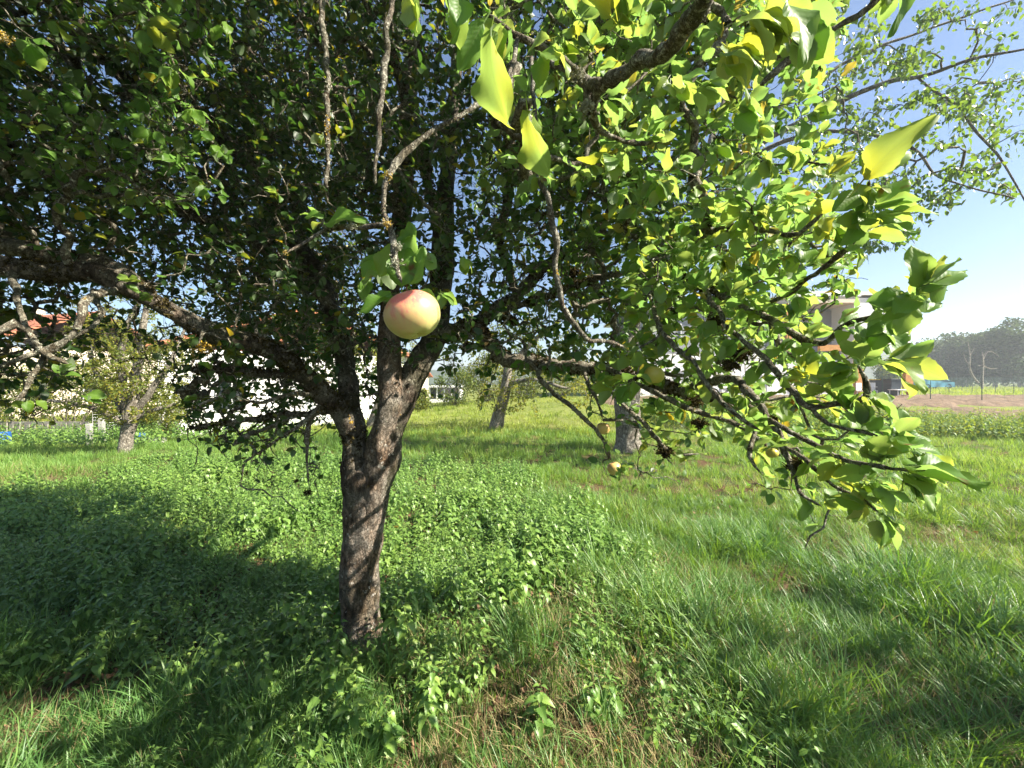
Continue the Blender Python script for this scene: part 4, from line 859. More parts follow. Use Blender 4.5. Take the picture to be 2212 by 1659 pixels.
# ------------------------------------------------------------------ houses
def fld(pts, faces): return np.array(pts, float), faces
def gable_house(loc, rot, W, D, H, rise, wall, label, over=.35, wins=(), chim=None, name='house', wname='window'):
    root = empty(name, loc, label, 'house'); root.rotation_euler = (0, 0, rot)
    def fin(o): o.parent = root; return o
    g = Geo(); x, y = W/2, D/2
    V = [(-x, -y, -.5), (x, -y, -.5), (x, y, -.5), (-x, y, -.5), (-x, -y, H), (x, -y, H), (x, y, H), (-x, y, H), (0, -y, H+rise), (0, y, H+rise)]
    g.add(V, [(0, 1, 5, 4), (1, 2, 6, 5), (2, 3, 7, 6), (3, 0, 4, 7), (4, 5, 8, 8), (6, 7, 9, 9)]); fin(g.build('wall', wall, None, False))
    g = Geo(); sl = rise/x; ex = x+over; t = .14
    for s in (-1, 1):
        a = [(0, -y-over, H+rise+.03), (s*ex, -y-over, H-over*sl+.03), (s*ex, y+over, H-over*sl+.03), (0, y+over, H+rise+.03)]
        b = [(p[0], p[1], p[2]+t) for p in a]; g.add(a+b, [(0, 1, 2, 3), (4, 5, 6, 7), (0, 1, 5, 4), (2, 3, 7, 6), (1, 2, 6, 5)])
    ro = fin(g.build('roof', M['tile'], None, False))
    if chim:
        g = Geo().box(chim[0]-.3, chim[0]+.3, chim[1]-.3, chim[1]+.3, H+rise*.3, H+rise+.9); c = g.build('chimney', wall, None, False); c.parent = ro
    for (face, u, z, ww, hh) in wins:   # face f: front (-y), r: right (+x)
        fr = Geo()
        def bx(g, a0, a1, z0, z1, o0, o1):
            if face == 'f': g.box(a0, a1, -y-o1, -y-o0, z0, z1)
            else: g.box(x+o0, x+o1, a0, a1, z0, z1)
        for q in ((u-ww/2, u+ww/2, z-.06, z), (u-ww/2, u+ww/2, z+hh, z+hh+.06), (u-ww/2, u-ww/2+.06, z, z+hh), (u+ww/2-.06, u+ww/2, z, z+hh), (u-.025, u+.025, z, z+hh)): bx(fr, *q, .003, .06)
        f = fin(fr.build('window', M['frame'], None, False)); pn = Geo(); bx(pn, u-ww/2+.06, u+ww/2-.06, z, z+hh, .008, .03); p = pn.build('pane', M['glass'], None, False); p.parent = f
    return root
gable_house((-10.6, 18.5, -.25), R(38), 8.2, 9, 2.9, 1.55, M['plaster_white'], 'white rendered house with a low gable glowing in the sun behind the left limb', .3, [('f', -2.2, .9, .9, 1.0), ('r', 1.5, .9, 1.0, 1.1)])
gable_house((-28.5, 23.5, -.3), R(75), 8.5, 11, 3.6, 2.0, M['plaster_cream'], 'cream house with orange tiled roof at the left picture border', .4, [('r', -3, 1.0, 1.0, 1.2), ('r', 2, 1.0, 1.0, 1.2), ('f', 0, 1.0, 1.0, 1.2)], (1.2, 2))
gable_house((-26.5, 34, -.3), R(85), 8, 14, 3.2, 2.1, M['plaster_cream'], 'long cream house with red tiled roof behind the small fruit tree', .4, [('r', -4, 1.0, 1.0, 1.2), ('r', 3, 1.0, 1.0, 1.2)], (1, -3))
gable_house((-13.0, 42, .2), R(80), 7, 6, 2.0, 1.6, M['plaster_cream'], 'far small house with red tiled roof seen through the trunk fork', .4, [('r', 0, .6, 1.0, 1.0)])
# white garden room
def garden_room():
    d = 27; x0, x1 = (928-1106)/F*d, (992-1106)/F*d; z0 = gz((x0+x1)/2, d)-.05; z1 = CAMZ-(848-HY)/F*d
    root = empty('garden_room', ((x0+x1)/2, d+1, z0), 'small white glazed garden room seen right of the trunk fork', 'garden room')
    g = Geo().box(x0, x1, d, d+.1, z0, z0+.25).box(x0, x1, d+2, d+2.1, z0, z1)
    for i in range(5): u = x0+(x1-x0)*i/4; g.box(u-.05, u+.05, d-.01, d+.09, z0+.25, z1)
    g.box(x1-.1, x1, d+.1, d+2, z0, z1); g.build('wall', M['plastic_white'], root, False)
    Geo().box(x0, x1, d+.04, d+.06, z0+.25, z1).build('pane', M['glass'], root, False)
    Geo().box(x0-.15, x1+.15, d-.15, d+2.2, z1+.003, z1+.10).build('roof', M['plastic_white'], root, False)
garden_room()
# modern house
def modern():
    d = 24.0; X = lambda p, dd=d: (p-1106)/F*dd; Z = lambda p, dd=d: CAMZ-(p-HY)/F*dd
    root = empty('modern_house', (X(1700), d, .6), 'modern two storey house in white and grey render with timber posts', 'house')
    zb, zm, zt = .35, Z(776), Z(648)
    Geo().box(X(1378), X(1840), d, d+8, zb, zm).build('wall', M['plaster_white'], root, False)
    Geo().box(X(1395), X(1688), d+.02, d+8, zm+.003, Z(680)).build('wall', M['plaster_grey'], root, False)
    Geo().box(X(1688)+.003, X(1842), d+1.6, d+8, zm+.003, Z(672)).build('wall', M['plaster_grey'], root, False)
    Geo().box(X(1842), X(1963), d-.1, d+7, Z(758), Z(655)).build('wall', M['plaster_pale'], root, False)
    Geo().box(X(1690), X(1845), d-.5, d+8.1, Z(655)+.003, zt+.12).build('roof', M['plastic_white'], root, False)
    Geo().box(X(1370), X(1688), d-.3, d+8.1, Z(680)+.005, Z(680)+.2).build('roof', M['plastic_white'], root, False)
    Geo().box(X(1841), X(1968), d-.25, d+7.1, Z(655)+.15, Z(655)+.33).build('roof', M['plastic_white'], root, False)
    Geo().box(X(1700), X(1842), d-.45, d+1.58, Z(668), Z(655)-.02).build('soffit', M['plaster_cream'], root, False)
    Geo().box(X(1762), X(1955), d-.35, d-.14, Z(770), Z(757)).build('beam', M['timber'], root, False)
    Geo().box(X(1842), X(1963), d-.13, d+6.9, Z(760)-.10, Z(758)-.003).build('porch_ceiling', M['plaster_pale'], root, False)
    for p in (1847, 1952):
        o = Geo().box(X(p-8), X(p+8), d-.36, d-.12, Z(850) if p > 1900 else zb, Z(770)-.003).build('post', M['timber'], root, False)
        if p > 1900: Geo().box(X(p-8), X(p+8), d-.35, d-.13, zb, Z(850)-.003).build('base', M['plastic_white'], o, False).matrix_parent_inverse = Matrix.Translation(root.location).inverted()
    o = Geo().box(X(1692), X(1703), d-.3, d-.05, zm, Z(668)).build('post', M['timber'], root, False)
    Geo().box(X(1845), X(1879), d+1.0, d+6, zb, Z(760)-.11).build('wall', M['plaster_white'], root, False)
    Geo().box(X(1879)+.003, X(1882), d+.98, d+1.1, zb, Z(760)-.11).build('door_frame', plain('red_wood', (.22, .06, .03), .6), root, False)
    for (a, b, c, e, dd, fr) in ((1462, 1478, 812, 842, d, 0), (1412, 1426, 856, 872, d, 0), (1446, 1470, 712, 752, d+.02, 0), (1560, 1584, 850, 870, d, 0), (1608, 1706, 822, 862, d, 1), (1710, 1760, 705, 745, d+1.6, 1), (1880, 1900, 700, 706, d-.1, 0)):
        g = Geo(); x0, x1, z1, z0 = X(a), X(b), Z(c), Z(e); t = .05
        for q in ((x0-t, x1+t, z0-t, z0), (x0-t, x1+t, z1, z1+t), (x0-t, x0, z0, z1), (x1, x1+t, z0, z1)): g.box(q[0], q[1], dd-.05, dd-.003, q[2], q[3])
        if fr: g.box((x0+x1)/2-.04, (x0+x1)/2+.04, dd-.05, dd-.003, z0, z1)
        f = g.build('window', M['frame'], root, False)
        p = Geo().box(x0, x1, dd-.03, dd-.006, z0, z1).build('pane', M['glass'], f, False); p.matrix_parent_inverse = Matrix.Translation(root.location).inverted()
        if a in (1462, 1446):
            g = Geo()
            for k in range(6): g.box(x0+(x1-x0)*(k+.5)/6-.01, x0+(x1-x0)*(k+.5)/6+.01, dd-.09, dd-.07, z0, z1)
            q = g.build('bars', M['bin'], f, False); q.matrix_parent_inverse = Matrix.Translation(root.location).inverted()
    g = Geo(); tube(g, [(X(1771), d+3, Z(660)), (X(1771), d+3, Z(600)-.2)], .12, 12, cap=False); g.build('chimney', M['metal'], root)
    Geo().box(X(1378), X(1845), d-.02, d-.004, zb, zb+.35).build('plinth', M['concrete'], root, False)
modern()
# things by the porch
def wheelie_bin(px_, py_, d, label, lid, h=1.0, s=1.0):
    x = (px_-1106)/F*d; z = gz(x, d); root = empty('wheelie_bin', (x, d, z), label, 'bin', 'bins by the porch')
    g = Geo(); b, t = .22*s, .28*s
    V = [(x-b, d-b, z+.05), (x+b, d-b, z+.05), (x+b, d+b, z+.05), (x-b, d+b, z+.05), (x-t, d-t, z+h), (x+t, d-t, z+h), (x+t, d+t, z+h), (x-t, d+t, z+h)]
    g.add(V, [(0, 1, 5, 4), (1, 2, 6, 5), (2, 3, 7, 6), (3, 0, 4, 7), (3, 2, 1, 0)]); g.build('body', M['bin'], root, False, .01)
    Geo().box(x-t-.03, x+t+.03, d-t-.04, d+t+.02, z+h+.003, z+h+.06).build('lid', lid, root, False, .015)
    for s2 in (-1, 1):
        g = Geo(); tube(g, [(x+s2*(b+.01), d+b, z+.1), (x+s2*(b+.06), d+b, z+.1)], .1, 14, cap=False); g.build('wheel', M['rubber'], root)
wheelie_bin(1926, 865, 23.0, 'dark grey wheelie bin between the porch posts', M['bin'], 1.0, 1.1)
wheelie_bin(1893, 865, 24.5, 'pale fronted bin with yellow lid beside the porch wall', M['bin_lid'], 1.0, 1.1)
def table():
    x, d = (1944-1106)/F*22.5, 22.5; z = gz(x, d); root = empty('garden_table', (x, d, z), 'low white garden table beside the dark bin under the porch', 'table')
    Geo().box(x-.42, x+.42, d-.3, d+.3, z+.42, z+.46).build('tabletop', M['plastic_white'], root, False, .01)
    for sx in (-.36, .36):
        for sy in (-.24, .24): g = Geo(); tube(g, [(x+sx, d+sy, z-.02), (x+sx*.95, d+sy, z+.418)], .022, 8, cap=False); g.build('leg', M['plastic_white'], root)
    fp = empty('flower_pot', (x+.1, d-.5, z), 'terracotta pot standing in front of the low white table', 'flower pot')
    g = Geo(); zz = np.linspace(0, .34, 6); tube(g, np.stack([np.full(6, x+.1), np.full(6, d-.5), z+zz], -1), np.linspace(.13, .2, 6), 18, cap=False); g.build('pot', plain('terracotta', (.42, .17, .08), .8), fp)
    g = Geo(); tube(g, [(x+.1, d-.5, z+.27), (x+.1, d-.5, z+.30)], .18, 18); g.build('soil', M['soil'], fp)
table()
def chair(px_, d, rot, label):
    x = (px_-1106)/F*d; z = gz(x, d); root = empty('garden_chair', (x, d, z), label, 'chair', 'white garden chairs by the porch'); root.rotation_euler = (0, 0, rot)
    def a(g, n): o = g.build(n, M['plastic_white'], None, False, .008); o.parent = root
    a(Geo().box(-.24, .24, -.24, .24, .40, .44), 'seat'); a(Geo().box(-.24, .24, .24, .28, .46, .88), 'backrest')
    for sx in (-.21, .21):
        for sy in (-.21, .21): a(Geo().box(sx-.02, sx+.02, sy-.02, sy+.02, -.03, .398), 'leg')
        a(Geo().box(sx-.03, sx+.03, -.22, .238, .62, .65), 'armrest')
chair(1866, 22.8, R(20), 'white plastic garden chair in front of the porch wall, nearest the timber post'); chair(1882, 23.4, R(-30), 'white plastic garden chair just left of the yellow lidded bin')
def car():
    x, d = (2010-1106)/F*48, 48.0; z = gz(x, d); root = empty('parked_car', (x, d, z), 'small light blue parked car far behind the porch post by the mesh fence', 'car')
    prof = [(-2.0, .3), (-2.0, .75), (-1.7, .95), (-1.0, 1.02), (-.5, 1.42), (.8, 1.45), (1.5, 1.0), (2.0, .85), (2.0, .3)]
    V = [(x+a, d-.85, z+b) for a, b in prof]+[(x+a, d+.85, z+b) for a, b in prof]; n = len(prof)
    Q = [(i, i+1, n+i+1, n+i) for i in range(n-1)]+[(n-1, 0, n, 2*n-1)]+[(0, 1, 2, 8), (8, 2, 3, 7), (3, 4, 5, 6), (3, 6, 7, 7), (n, n+8, n+2, n+1), (n+8, n+7, n+3, n+2), (n+3, n+6, n+5, n+4), (n+3, n+7, n+6, n+6)]
    Geo().add(V, Q).build('body', M['car_blue'], root, False, .04)
    Geo().add([(x-.85, d-.857, z+1.05), (x+1.2, d-.857, z+1.05), (x+.75, d-.857, z+1.38), (x-.45, d-.857, z+1.36)], [(0, 1, 2, 3)]).build('window', M['glass'], root, False)
    for sx in (-1.25, 1.25):
        for sy in (-.80, .80):
            g = Geo(); tube(g, [(x+sx, d+sy-.1, z+.31), (x+sx, d+sy+.1, z+.31)], .31, 18); g.build('wheel', M['rubber'], root)
car()
# ------------------------------------------------------------------ fences
def post_fence(name, pts, h, label, r=.025, wires=6, vstep=None, mat=None, wmat=None, wr=.003):
    pts = np.array([(x, y, gz(x, y)) for x, y in pts]); root = empty(name, pts[0], label, 'fence')
    for p in pts:
        g = Geo(); tube(g, [p-[0, 0, .1], p+[0, 0, h+.05]], r, 8); g.build('post', mat or M['green_metal'], root)
    g = Geo()
    for a, b in zip(pts[:-1], pts[1:]):
        for k in range(wires): z = h*(k+.5)/wires; tube(g, [a+[0, 0, z], (a+b)/2+[0, 0, z-.01], b+[0, 0, z]], wr, 4, cap=False)
        if vstep:
            n = int(np.linalg.norm(b-a)/vstep)
            for k in range(n): q = a+(b-a)*(k+.5)/n; tube(g, [q+[0, 0, .05], q+[0, 0, h]], wr, 3, cap=False)
    g.build('wire_mesh', wmat or M['green_wire'], root); return root
fx = lambda p, d: ((p-1106)/F*d, d)
post_fence('wire_fence', [fx(1430, 23.0), fx(1483, 22.6), fx(1600, 22.2), fx(1720, 21.6), fx(1800, 21), fx(1906, 20.5), fx(2010, 20), fx(2121, 19.0), fx(2260, 18.4), fx(2450, 18)], 1.7, 'tall thin green wire fence crossing the ploughed earth in front of the modern house', .022, 9, .3, wr=.0018)
post_fence('mesh_fence', [fx(p, 56) for p in (1880, 1930, 1980, 2030, 2080, 2130, 2180, 2240, 2300)], 1.5, 'low green mesh fence along the foot of the wood edge', .035, 10, .35, wr=.012)
post_fence('stock_fence', [fx(p, 31) for p in (1970, 2010, 2050, 2078, 2100, 2150, 2190, 2240, 2300)], .75, 'low dark stake fence at the near edge of the mown meadow', .03, 3, None, M['bin'], M['bin'], .006)
post_fence('mesh_fence', [fx(1180, 25), fx(1250, 25), fx(1330, 25), fx(1400, 24.6)], 1.3, 'green mesh fence running behind the thick grey trunk towards the modern house', .025, 8, .25, wr=.004)
def plank_fence():
    d = 12.6; x0, x1 = (-30-1106)/F*d, (200-1106)/F*d; root = empty('plank_fence', ((x0+x1)/2, d, gz((x0+x1)/2, d)), 'low weathered grey plank fence among weeds at the far left', 'fence')
    rg = np.random.default_rng(8); x = x0
    while x < x1:
        w_ = rg.uniform(.10, .16); z = gz(x, d); top = z+rg.uniform(.50, .62); Geo().box(x, x+w_, d+rg.uniform(-.01, .01), d+.03, z-.05, top).build('plank', M['grey_wood'], root, False); x += w_+rg.uniform(.02, .22)
    for z_ in (.2, .5): Geo().box(x0, x1, d+.045, d+.09, gz(x0, d)+z_, gz(x0, d)+z_+.09).build('rail', M['grey_wood'], root, False)
plank_fence()
def concrete_post(px_, d, h, label):
    x = (px_-1106)/F*d; z = gz(x, d); o = Geo().box(-.06, .06, -.06, .06, -.1, h).build('concrete_post', M['concrete'], None, False, .012); o.location = (x, d, z); o.rotation_euler = (.03, -.03, .3)
    tag(o, label, 'post', 'concrete fence posts')
concrete_post(222, 11.5, .75, 'concrete post right of the plank fence, wrapped by creepers'); concrete_post(195, 11.2, .62, 'short concrete post at the end of the plank fence')
post_fence('chain_fence', [fx(200, 12), fx(262, 12.5), fx(330, 13)], .9, 'sagging wire fence behind the small fruit tree', .025, 10, .12, M['concrete'], M['metal'], .0025)
def barrel(px_, d, label, h=.45, r=.2):
    x = (px_-1106)/F*d; z = gz(x, d); n = 12; t = np.linspace(0, 1, n); rr = r*(1+.08*np.sin(np.pi*t)+.03*(np.abs(np.sin(t*9.4)) > .93)); g = Geo(); tube(g, np.stack([0*t, 0*t, h*t], -1), rr, 22, cap=False)
    o = g.build('barrel', M['blue'], None); o.location = (x, d, z); g = Geo(); tube(g, [(0, 0, h-.01), (0, 0, h+.012)], r*1.0, 22); l = g.build('lid', M['blue'], None); l.parent = o; tag(o, label, 'barrel', 'blue barrels')
barrel(302, 11.5, 'small blue barrel just right of the small fruit tree trunk', .30, .12); barrel(0, 11.5, 'blue barrel at the left picture border by the plank fence', .38, .2)
def trough():
    d = 11.4; x = (330-1106)/F*d; z = gz(x, d); o = Geo().box(-.28, .28, -.15, .15, 0, .16).build('stone_trough', M['concrete'], None, False, .02); o.location = (x, d, z); tag(o, 'pale stone block lying in the grass right of the small fruit tree', 'stone block')
trough()
def wood_pile():
    d = 24.2; x = (1345-1106)/F*d; rg = np.random.default_rng(4); g = Geo()
    for k in range(26):
        c = np.array([x+rg.uniform(-1.8, 1.3), d+rg.uniform(-.3, .3), gz(x, d)+rg.uniform(.05, .35)]); v = norm(rg.normal(size=3)*np.array([1, .4, .25]))*rg.uniform(.2, .5)
        tube(g, [c-v, c, c+v], rg.uniform(.05, .12), 7)
    o = g.build('rubble_heap', M['plaster_pale'], None, False); tag(o, 'low heap of pale rubble behind the thick grey trunk at the field edge', 'rubble heap')
wood_pile()

# ------------------------------------------------------------------ grass, nettles, weeds, litter
rng = np.random.default_rng(99)
def tuft(n, rad, hmin, hmax, w, rng, lean=(10, 85), segs=3):
    V, Q, U, Rr = [], [], [], []
    for i in range(n):
        a = rng.uniform(0, 2*np.pi); rr = rad*math.sqrt(rng.random()); b = np.array([rr*math.cos(a), rr*math.sin(a), -.01]); a2 = a+rng.normal()*.7
        o = np.array([math.cos(a2), math.sin(a2), 0]); s = np.array([-o[1], o[0], 0]); s = s*math.cos(rng.uniform(-.8, .8))+np.array([0, 0, 1])*math.sin(rng.uniform(-.5, .5))
        H = rng.uniform(hmin, hmax); th0 = R(rng.uniform(0, lean[0]+15)); th1 = R(rng.uniform(lean[0]+15, lean[1])); p = b; k = len(V); rv = rng.random()
        ww = w*rng.uniform(.6, 1.3)
        for j in range(segs+1):
            t = j/segs; wd = ww*(1-.05*t) if j == 0 else ww*(1-t**1.7)+.0003
            V += [p-s*wd*.5, p+s*wd*.5]; U += [(0, t), (1, t)]; Rr += [rv, rv]
            th = th0+(th1-th0)*t; p = p+(o*math.sin(th)+np.array([0, 0, math.cos(th)]))*H/segs
        for j in range(segs): Q.append((k+2*j, k+2*j+1, k+2*j+3, k+2*j+2))
    return dict(V=np.array(V), Q=np.array(Q), uv=np.array(U), r=np.array(Rr))
def zrot(n, rng, tilt=.12):
    a = rng.uniform(0, 2*np.pi, n); c, s = np.cos(a), np.sin(a); z = 0*a; Rm = np.stack([np.stack([c, -s, z], -1), np.stack([s, c, z], -1), np.stack([z, z, z+1], -1)], 1)
    up = norm(np.array([0, 0, 1])+rng.normal(size=(n, 3))*tilt); X = norm(Rm[:, :, 0]-up*(Rm[:, :, 0]*up).sum(1)[:, None]); Y = np.cross(up, X); return np.stack([X, Y, up], -1)
def polar(n, y0, y1, rng, p=1.0, lim=1.45):
    u = rng.random(n); y = (y0**(2-p)+(y1**(2-p)-y0**(2-p))*u)**(1/(2-p)) if p != 2 else y0*(y1/y0)**u
    x = rng.uniform(-lim, lim, n)*y; return np.stack([x, y], -1)
def nettle_w(x, y):
    """how strongly a spot belongs to the nettle beds"""
    P = np.stack([x, y, 0*x], -1); e = (vnoise(P, 1.0, 70)-.5)*2.3+(vnoise(P, .3, 71)-.5)*1.3
    a = np.minimum.reduce([y-2.3, 8.2-y, (1.35-x-.10*(y-2.2))*1.2, x+7.2])
    a = np.where(y < 3.3, np.minimum(a, (.1-x)*1.2+.35*(y-2.2)), a)
    return a+e*.55
def bare_w(x, y):
    """leaf litter patches"""
    P = np.stack([x, y, 0*x], -1); b = 0
    for (a, c, r) in ((-.35, 2.25, .35), (.45, 2.7, .35), (.15, 1.95, .35), (-.1, 1.8, .3), (.75, 2.0, .3), (1.45, 2.6, .22), (1.6, 2.1, .3), (1.2, 2.9, .2), (-.05, 3.0, .2), (3.0, 3.9, .3), (.5, 1.6, .3), (-.25, 1.6, .25), (1.05, 3.45, .15)): b = np.maximum(b, 1-np.hypot((x-a), (y-c)*1.1)/(r*1.35))
    return b+(vnoise(P, .22, 72)-.5)*.9
def tufts(n, y0, y1, Ts, mat_name, name, s0, s1, p=1.0, keepf=None, label=None, lim=1.45):
    Q = polar(n, y0, y1, rng, p, lim); x, y = Q.T
    if keepf is not None: k = keepf(x, y); x, y = x[k], y[k]
    P = np.stack([x, y, ground_z(x, y)], -1); cl = vnoise(P*[1, 1, 0], .9, 73); cl2 = vnoise(P*[1, 1, 0], .28, 74)
    sc = (s0+(s1-s0)*rng.random(len(x)))*(.35+1.3*cl)
    rn = np.clip(.15+.55*vnoise(P*[1, 1, 0], 1.6, 75)+.3*cl2+rng.normal(size=len(x))*.1, 0, 1)
    g = Geo(); scatter(g, Ts, P, zrot(len(x), rng, .22), np.stack([sc*1.1, sc*1.1, sc], -1), rn, rng, .38); return g
TN = [tuft(44, .06, .07, .27, .0058, rng, (22, 115), 4) for _ in range(8)]
TS = [tuft(36, .09, .03, .10, .004, rng, (15, 95), 2) for _ in range(4)]
TM = [tuft(26, .10, .07, .20, .009, rng, (10, 85), 2) for _ in range(5)]
TF = [tuft(22, .22, .07, .17, .018, rng, (10, 75), 2) for _ in range(4)]
k1 = lambda x, y: (rng.random(len(x)) < 1-.88*sstep(0, .8, nettle_w(x, y))) & ((bare_w(x, y) < .18) | (rng.random(len(x)) < .22))

def k2(x, y):
    P = np.stack([x, y, 0*x], -1); return k1(x, y) & (rng.random(len(x)) < sstep(.30, .62, vnoise(P, .55, 90)*.6+vnoise(P, .2, 91)*.4)*.85+.15)
g = tufts(7600, 1.35, 5.4, TN, 'grass', 'grass', .65, 1.15, .8, k2); g.build('grass', M['grass'])
gs = tufts(3800, 1.35, 4.5, TS, 'grass', 'grass', .8, 1.3, .8, lambda x, y: (nettle_w(x, y) < .2) | (rng.random(len(x)) < .2))
o = gs.build('short_grass', M['grass']); tag(o, kind='stuff')
tag(bpy.data.objects['grass'], kind='stuff')
g = tufts(6500, 4.6, 12.5, TM, 'grass', 'm', .8, 1.2, 1.0, lambda x, y: (nettle_w(x, y) < .2) | (rng.random(len(x)) < .06), lim=1.4)
M['grass_mid'] = leafmat('grass_mid', [(0, (.07, .16, .03)), (.55, (.15, .27, .055)), (.85, (.27, .34, .08)), (1, (.42, .36, .15))], [(0, (.2, .42, .03)), (.8, (.45, .6, .07)), (1, (.55, .48, .15))], .36, .5, .3)
o = g.build('meadow_grass', M['grass_mid']); tag(o, kind='stuff')
def farok(x, y):
    soil = (x > 12.2) & (y > 16.8) | ((x > 4.3) & (x < 13.5) & (y > 18.1)); return ~soil
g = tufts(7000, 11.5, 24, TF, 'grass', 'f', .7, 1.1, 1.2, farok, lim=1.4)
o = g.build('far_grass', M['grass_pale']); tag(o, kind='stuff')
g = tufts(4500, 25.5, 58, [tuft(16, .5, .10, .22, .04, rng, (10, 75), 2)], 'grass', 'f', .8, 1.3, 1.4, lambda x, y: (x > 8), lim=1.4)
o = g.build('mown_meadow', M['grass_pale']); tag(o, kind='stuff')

def nettle_t(n, h, leaf, rng, T):
    """one nettle: stem with pairs of drooping toothed leaves, each pair turned a quarter"""
    V, Q, U, Rr = [], [], [], []; nn = 0; lean = rng.normal(size=2)*.12; tw = rng.uniform(0, 3)
    P = np.stack([lean[0]*h*np.linspace(0, 1, 6)**2, lean[1]*h*np.linspace(0, 1, 6)**2, h*np.linspace(0, 1, 6)], -1)
    g = Geo(); tube(g, P, np.linspace(.0028, .0012, 6), 4, rnd=.3); r0 = g.V[0]; 
    V.append(r0); Q.append(g.Q[0]); U.append(np.zeros((len(r0), 2))); Rr.append(np.full(len(r0), .2)); nn = len(r0)
    for i in range(n):
        t = .25+.75*(i+1)/n; c = np.array([lean[0]*h*t*t, lean[1]*h*t*t, h*t]); L = leaf*(1.05-.75*max(0, t-.55)/.45*.9)*rng.uniform(.8, 1.15)
        for s in (0, 1):
            a = tw+i*1.57+s*3.14+rng.normal()*.25; dz = rng.uniform(-.75, .05)+(.6 if i == n-1 else 0); d = norm(np.array([math.cos(a), math.sin(a), dz])); up = norm(np.array([math.cos(a)*.5, math.sin(a)*.5, 1])+rng.normal(size=3)*.15)
            Mx = frames(d[None], up[None])[0]*L; v = T['V']@Mx.T+c+d*L*.25
            V.append(v); Q.append(T['Q']+nn); U.append(T['uv']); Rr.append(np.full(len(v), rng.random())); nn += len(v)
    return dict(V=np.vstack(V), Q=np.vstack(Q), uv=np.vstack(U), r=np.concatenate(Rr))
NL = leaf_template(4, 1, .62, .25, .35, 0, .0, .22, heart=True); NLH = leaf_template(12, 2, .62, .3, .4, .02, .10, .22, heart=True)
NT = [nettle_t(int(rng.integers(5, 8)), rng.uniform(.16, .30), .058, rng, NL) for _ in range(8)]
Q = polar(24000, 2.1, 9.5, rng, .9, 1.35); x, y = Q.T; wv = nettle_w(x, y); k = (wv > 0) & (rng.random(len(x)) < .12+.88*sstep(0, .9, wv)) & (rng.random(len(x)) < .6+.4*sstep(.25, .45, vnoise(np.stack([x, y, 0*x], -1), .45, 84))) & (np.hypot(x-TB[0], y-TB[1]) > .17); x, y, wv = x[k], y[k], wv[k]
x, y, wv = x[:11500], y[:11500], wv[:11500]
P = np.stack([x, y, ground_z(x, y)-.02], -1); sc = (.55+.5*sstep(0, .5, wv))*rng.uniform(.6, 1.25, len(x))*(.55+.9*vnoise(P*[1, 1, 0], .7, 80))
rn = np.clip(.25+.5*vnoise(P*[1, 1, 0], .9, 81)+rng.normal(size=len(x))*.12, 0, .94)
g = Geo(); scatter(g, NT, P, zrot(len(x), rng, .2), sc, rn, rng, .35); o = g.build('nettle_bed', M['nettle']); tag(o, kind='stuff')
print('nettles', len(x))
# weeds: far right herb patch and lower left mixture
WT = [nettle_t(int(rng.integers(6, 9)), rng.uniform(.35, .6), .09, rng, leaf_template(3, 1, .5, .25, .35, 0, 0, .2)) for _ in range(5)]
def herb(n, fn, name, mat, s=(.7, 1.2), box=(0, 1, 0, 1)):
    x = rng.uniform(box[0], box[1], n); y = rng.uniform(box[2], box[3], n); k = fn(x, y); x, y = x[k], y[k]; P = np.stack([x, y, ground_z(x, y)-.02], -1)
    g = Geo(); scatter(g, WT, P, zrot(len(x), rng, .2), rng.uniform(*s, len(x)), np.clip(.2+.6*vnoise(P, .8, 82)+rng.normal(size=len(x))*.15, 0, 1), rng, .3); o = g.build(name, mat); tag(o, kind='stuff')
edge = lambda x, y: (vnoise(np.stack([x, y, 0*x], -1), 1.3, 83)-.5)*2.2
herb(8000, lambda x, y: (np.minimum.reduce([x-4.5-(16-y)*.35, y-10.2+edge(x, y), 18.0-y-np.maximum(0, x-10)*.75+edge(x, y)*.5, 17.2-x+edge(x*2, y*2)*.6]) > 0) & (vnoise(np.stack([x, y, 0*x], -1), .9, 85) > .33), 'weeds', leafmat('weed', [(0, (.06, .15, .025)), (.8, (.17, .27, .05)), (1, (.36, .30, .04))], [(0, (.2, .4, .04)), (1, (.55, .5, .04))], .35, .5, .3), (.8, 1.45), (3, 19, 9.6, 18.5))
herb(900, lambda x, y: (edge(x, y) > -.5), 'low_weeds', M['nettle'], (.8, 1.4), (-18, -6.5, 10.2, 12.8))
herb(2600, lambda x, y: (edge(x*2, y*2) > -.1) & (np.hypot(x-TB[0], y-TB[1]) > .2), 'ground_weeds', M['nettle'], (.25, .6), (-5, 1.2, 1.4, 3.6))
M['straw'] = leafmat('straw', [(0, (.16, .12, .05)), (.7, (.32, .26, .13)), (1, (.46, .40, .22))], [(0, (.3, .25, .1)), (1, (.5, .45, .2))], .25, .7, .2)
TD = [tuft(26, .12, .05, .16, .0035, rng, (55, 110), 2) for _ in range(4)]
g = tufts(5200, 1.35, 7, TD, 'grass', 'd', .8, 1.3, .8, lambda x, y: ((bare_w(x, y) > -.05) | (rng.random(len(x)) < .05)) & (nettle_w(x, y) < .1)); o = g.build('dry_grass', M['straw']); tag(o, kind='stuff')
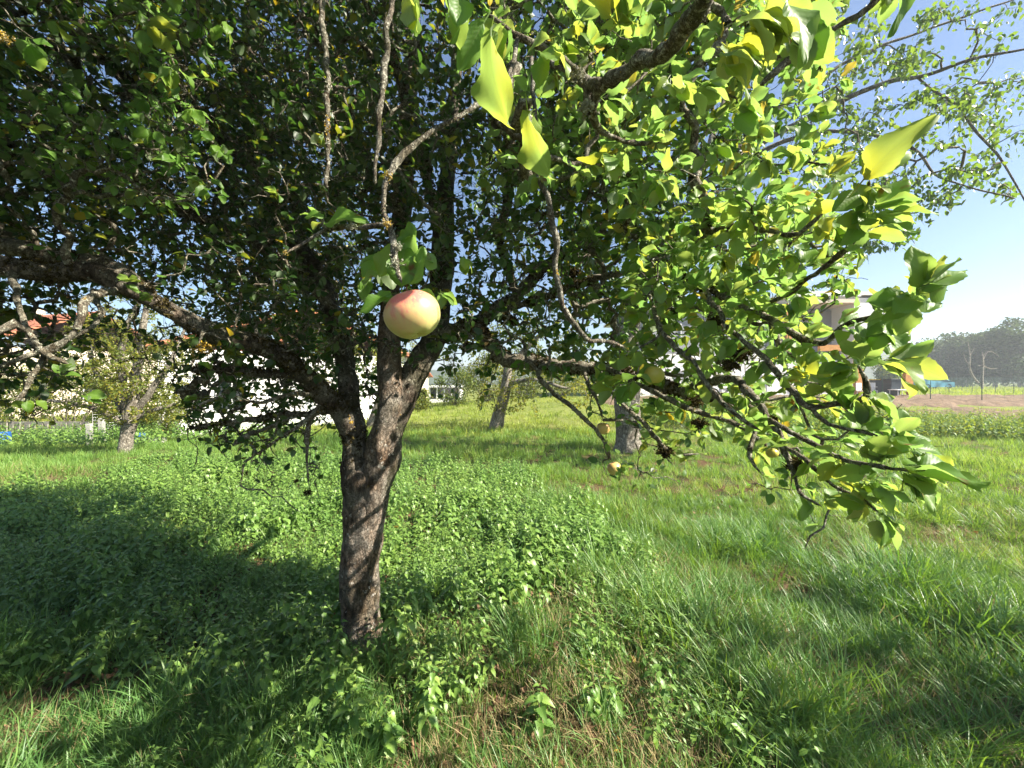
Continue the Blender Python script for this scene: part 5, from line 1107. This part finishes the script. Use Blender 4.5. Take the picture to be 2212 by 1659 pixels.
# leaf litter
n = 9000; Q = polar(n, 1.4, 6, rng, .7, 1.35); x, y = Q.T; bw = bare_w(x, y); k = (bw > 0) | (rng.random(n) < .10); x, y = x[k], y[k]
P = np.stack([x, y, ground_z(x, y)+rng.uniform(.005, .04, len(x))], -1); DL = [leaf_template(4, 1, .6, .5, .5, .06, 0, 0), leaf_template(4, 1, .7, -.5, -.35, .08, 0, 0)]
g = Geo(); scatter(g, DL, P, frames(norm(rng.normal(size=(len(x), 3))*[1, 1, .25]), norm(np.array([0, 0, 1])+rng.normal(size=(len(x), 3))*.5)), rng.uniform(.03, .06, len(x)), rng.random(len(x)), rng); o = g.build('leaf_litter', M['litter']); tag(o, kind='stuff')
# nettles that stand alone in the foreground
FN = [(560, 1530, 'drooping nettle clump alone in the grass left of and below the trunk', .30), (745, 1600, 'tall drooping nettle with long leaves in the bottom centre left', .34), (850, 1640, 'broad leaved nettle cut by the bottom border below the trunk', .22), (915, 1600, 'nettle of three pale shoots just right of the bottom centre clumps', .28),
      (1155, 1610, 'small nettle with a yellow leaf beside the litter patch in the bottom middle', .2), (1290, 1590, 'low nettle shoot among brown litter near the bottom right of centre', .16), (860, 1440, 'nettle standing at the right foot of the trunk', .36), (900, 1380, 'tall leafy nettle behind the right foot of the trunk', .36), (980, 1330, 'bushy nettle at the corner of the bed right of the trunk', .36), (735, 1470, 'thin nettle shoot in front of the trunk foot', .26), (640, 1420, 'nettle shoot left of the trunk foot', .28), (690, 1500, 'drooping nettle between the trunk foot and the lone clump', .26)]
for i, (a, b, lab, h) in enumerate(FN):
    d = CAMZ*F/(b-HY); x_ = (a-1106)/F*d; z_ = gz(x_, d); root = empty('nettle_plant', (x_, d, z_), lab, 'nettle', 'nettles standing in the foreground')
    gS, gL = Geo(), Geo()
    for q in range(3 if h > .2 else 2):
        T = nettle_t(7, h*rng.uniform(.8, 1.1), .075, rng, NLH); off = np.array([x_, d, z_])+np.r_[rng.normal(size=2)*.045, -.01]; ns = 24
        v = T['V']+off; qq = T['Q']; ms = (qq < ns).all(1); gS.add(v[:ns], qq[ms], .3); gL.add(v[ns:], qq[~ms]-ns, np.clip(T['r'][ns:]*.8+.1, 0, .94), T['uv'][ns:])
    gS.build('stem', M['nettle_stem'], root); gL.build('leaves', M['nettle'], root)

# ------------------------------------------------------------------ air
def haze():
    m, nt, N, L = newmat('air'); out = N('ShaderNodeOutputMaterial'); v = N('ShaderNodeVolumePrincipled')
    v.inputs['Color'].default_value = (.86, .92, .96, 1); v.inputs['Density'].default_value = .0016; v.inputs['Anisotropy'].default_value = .3
    L(v.outputs[0], out.inputs['Volume'])
    o = Geo().box(-950, 950, -950, 950, -3, 30).build('haze', m, None, False); tag(o, kind='stuff')
haze()
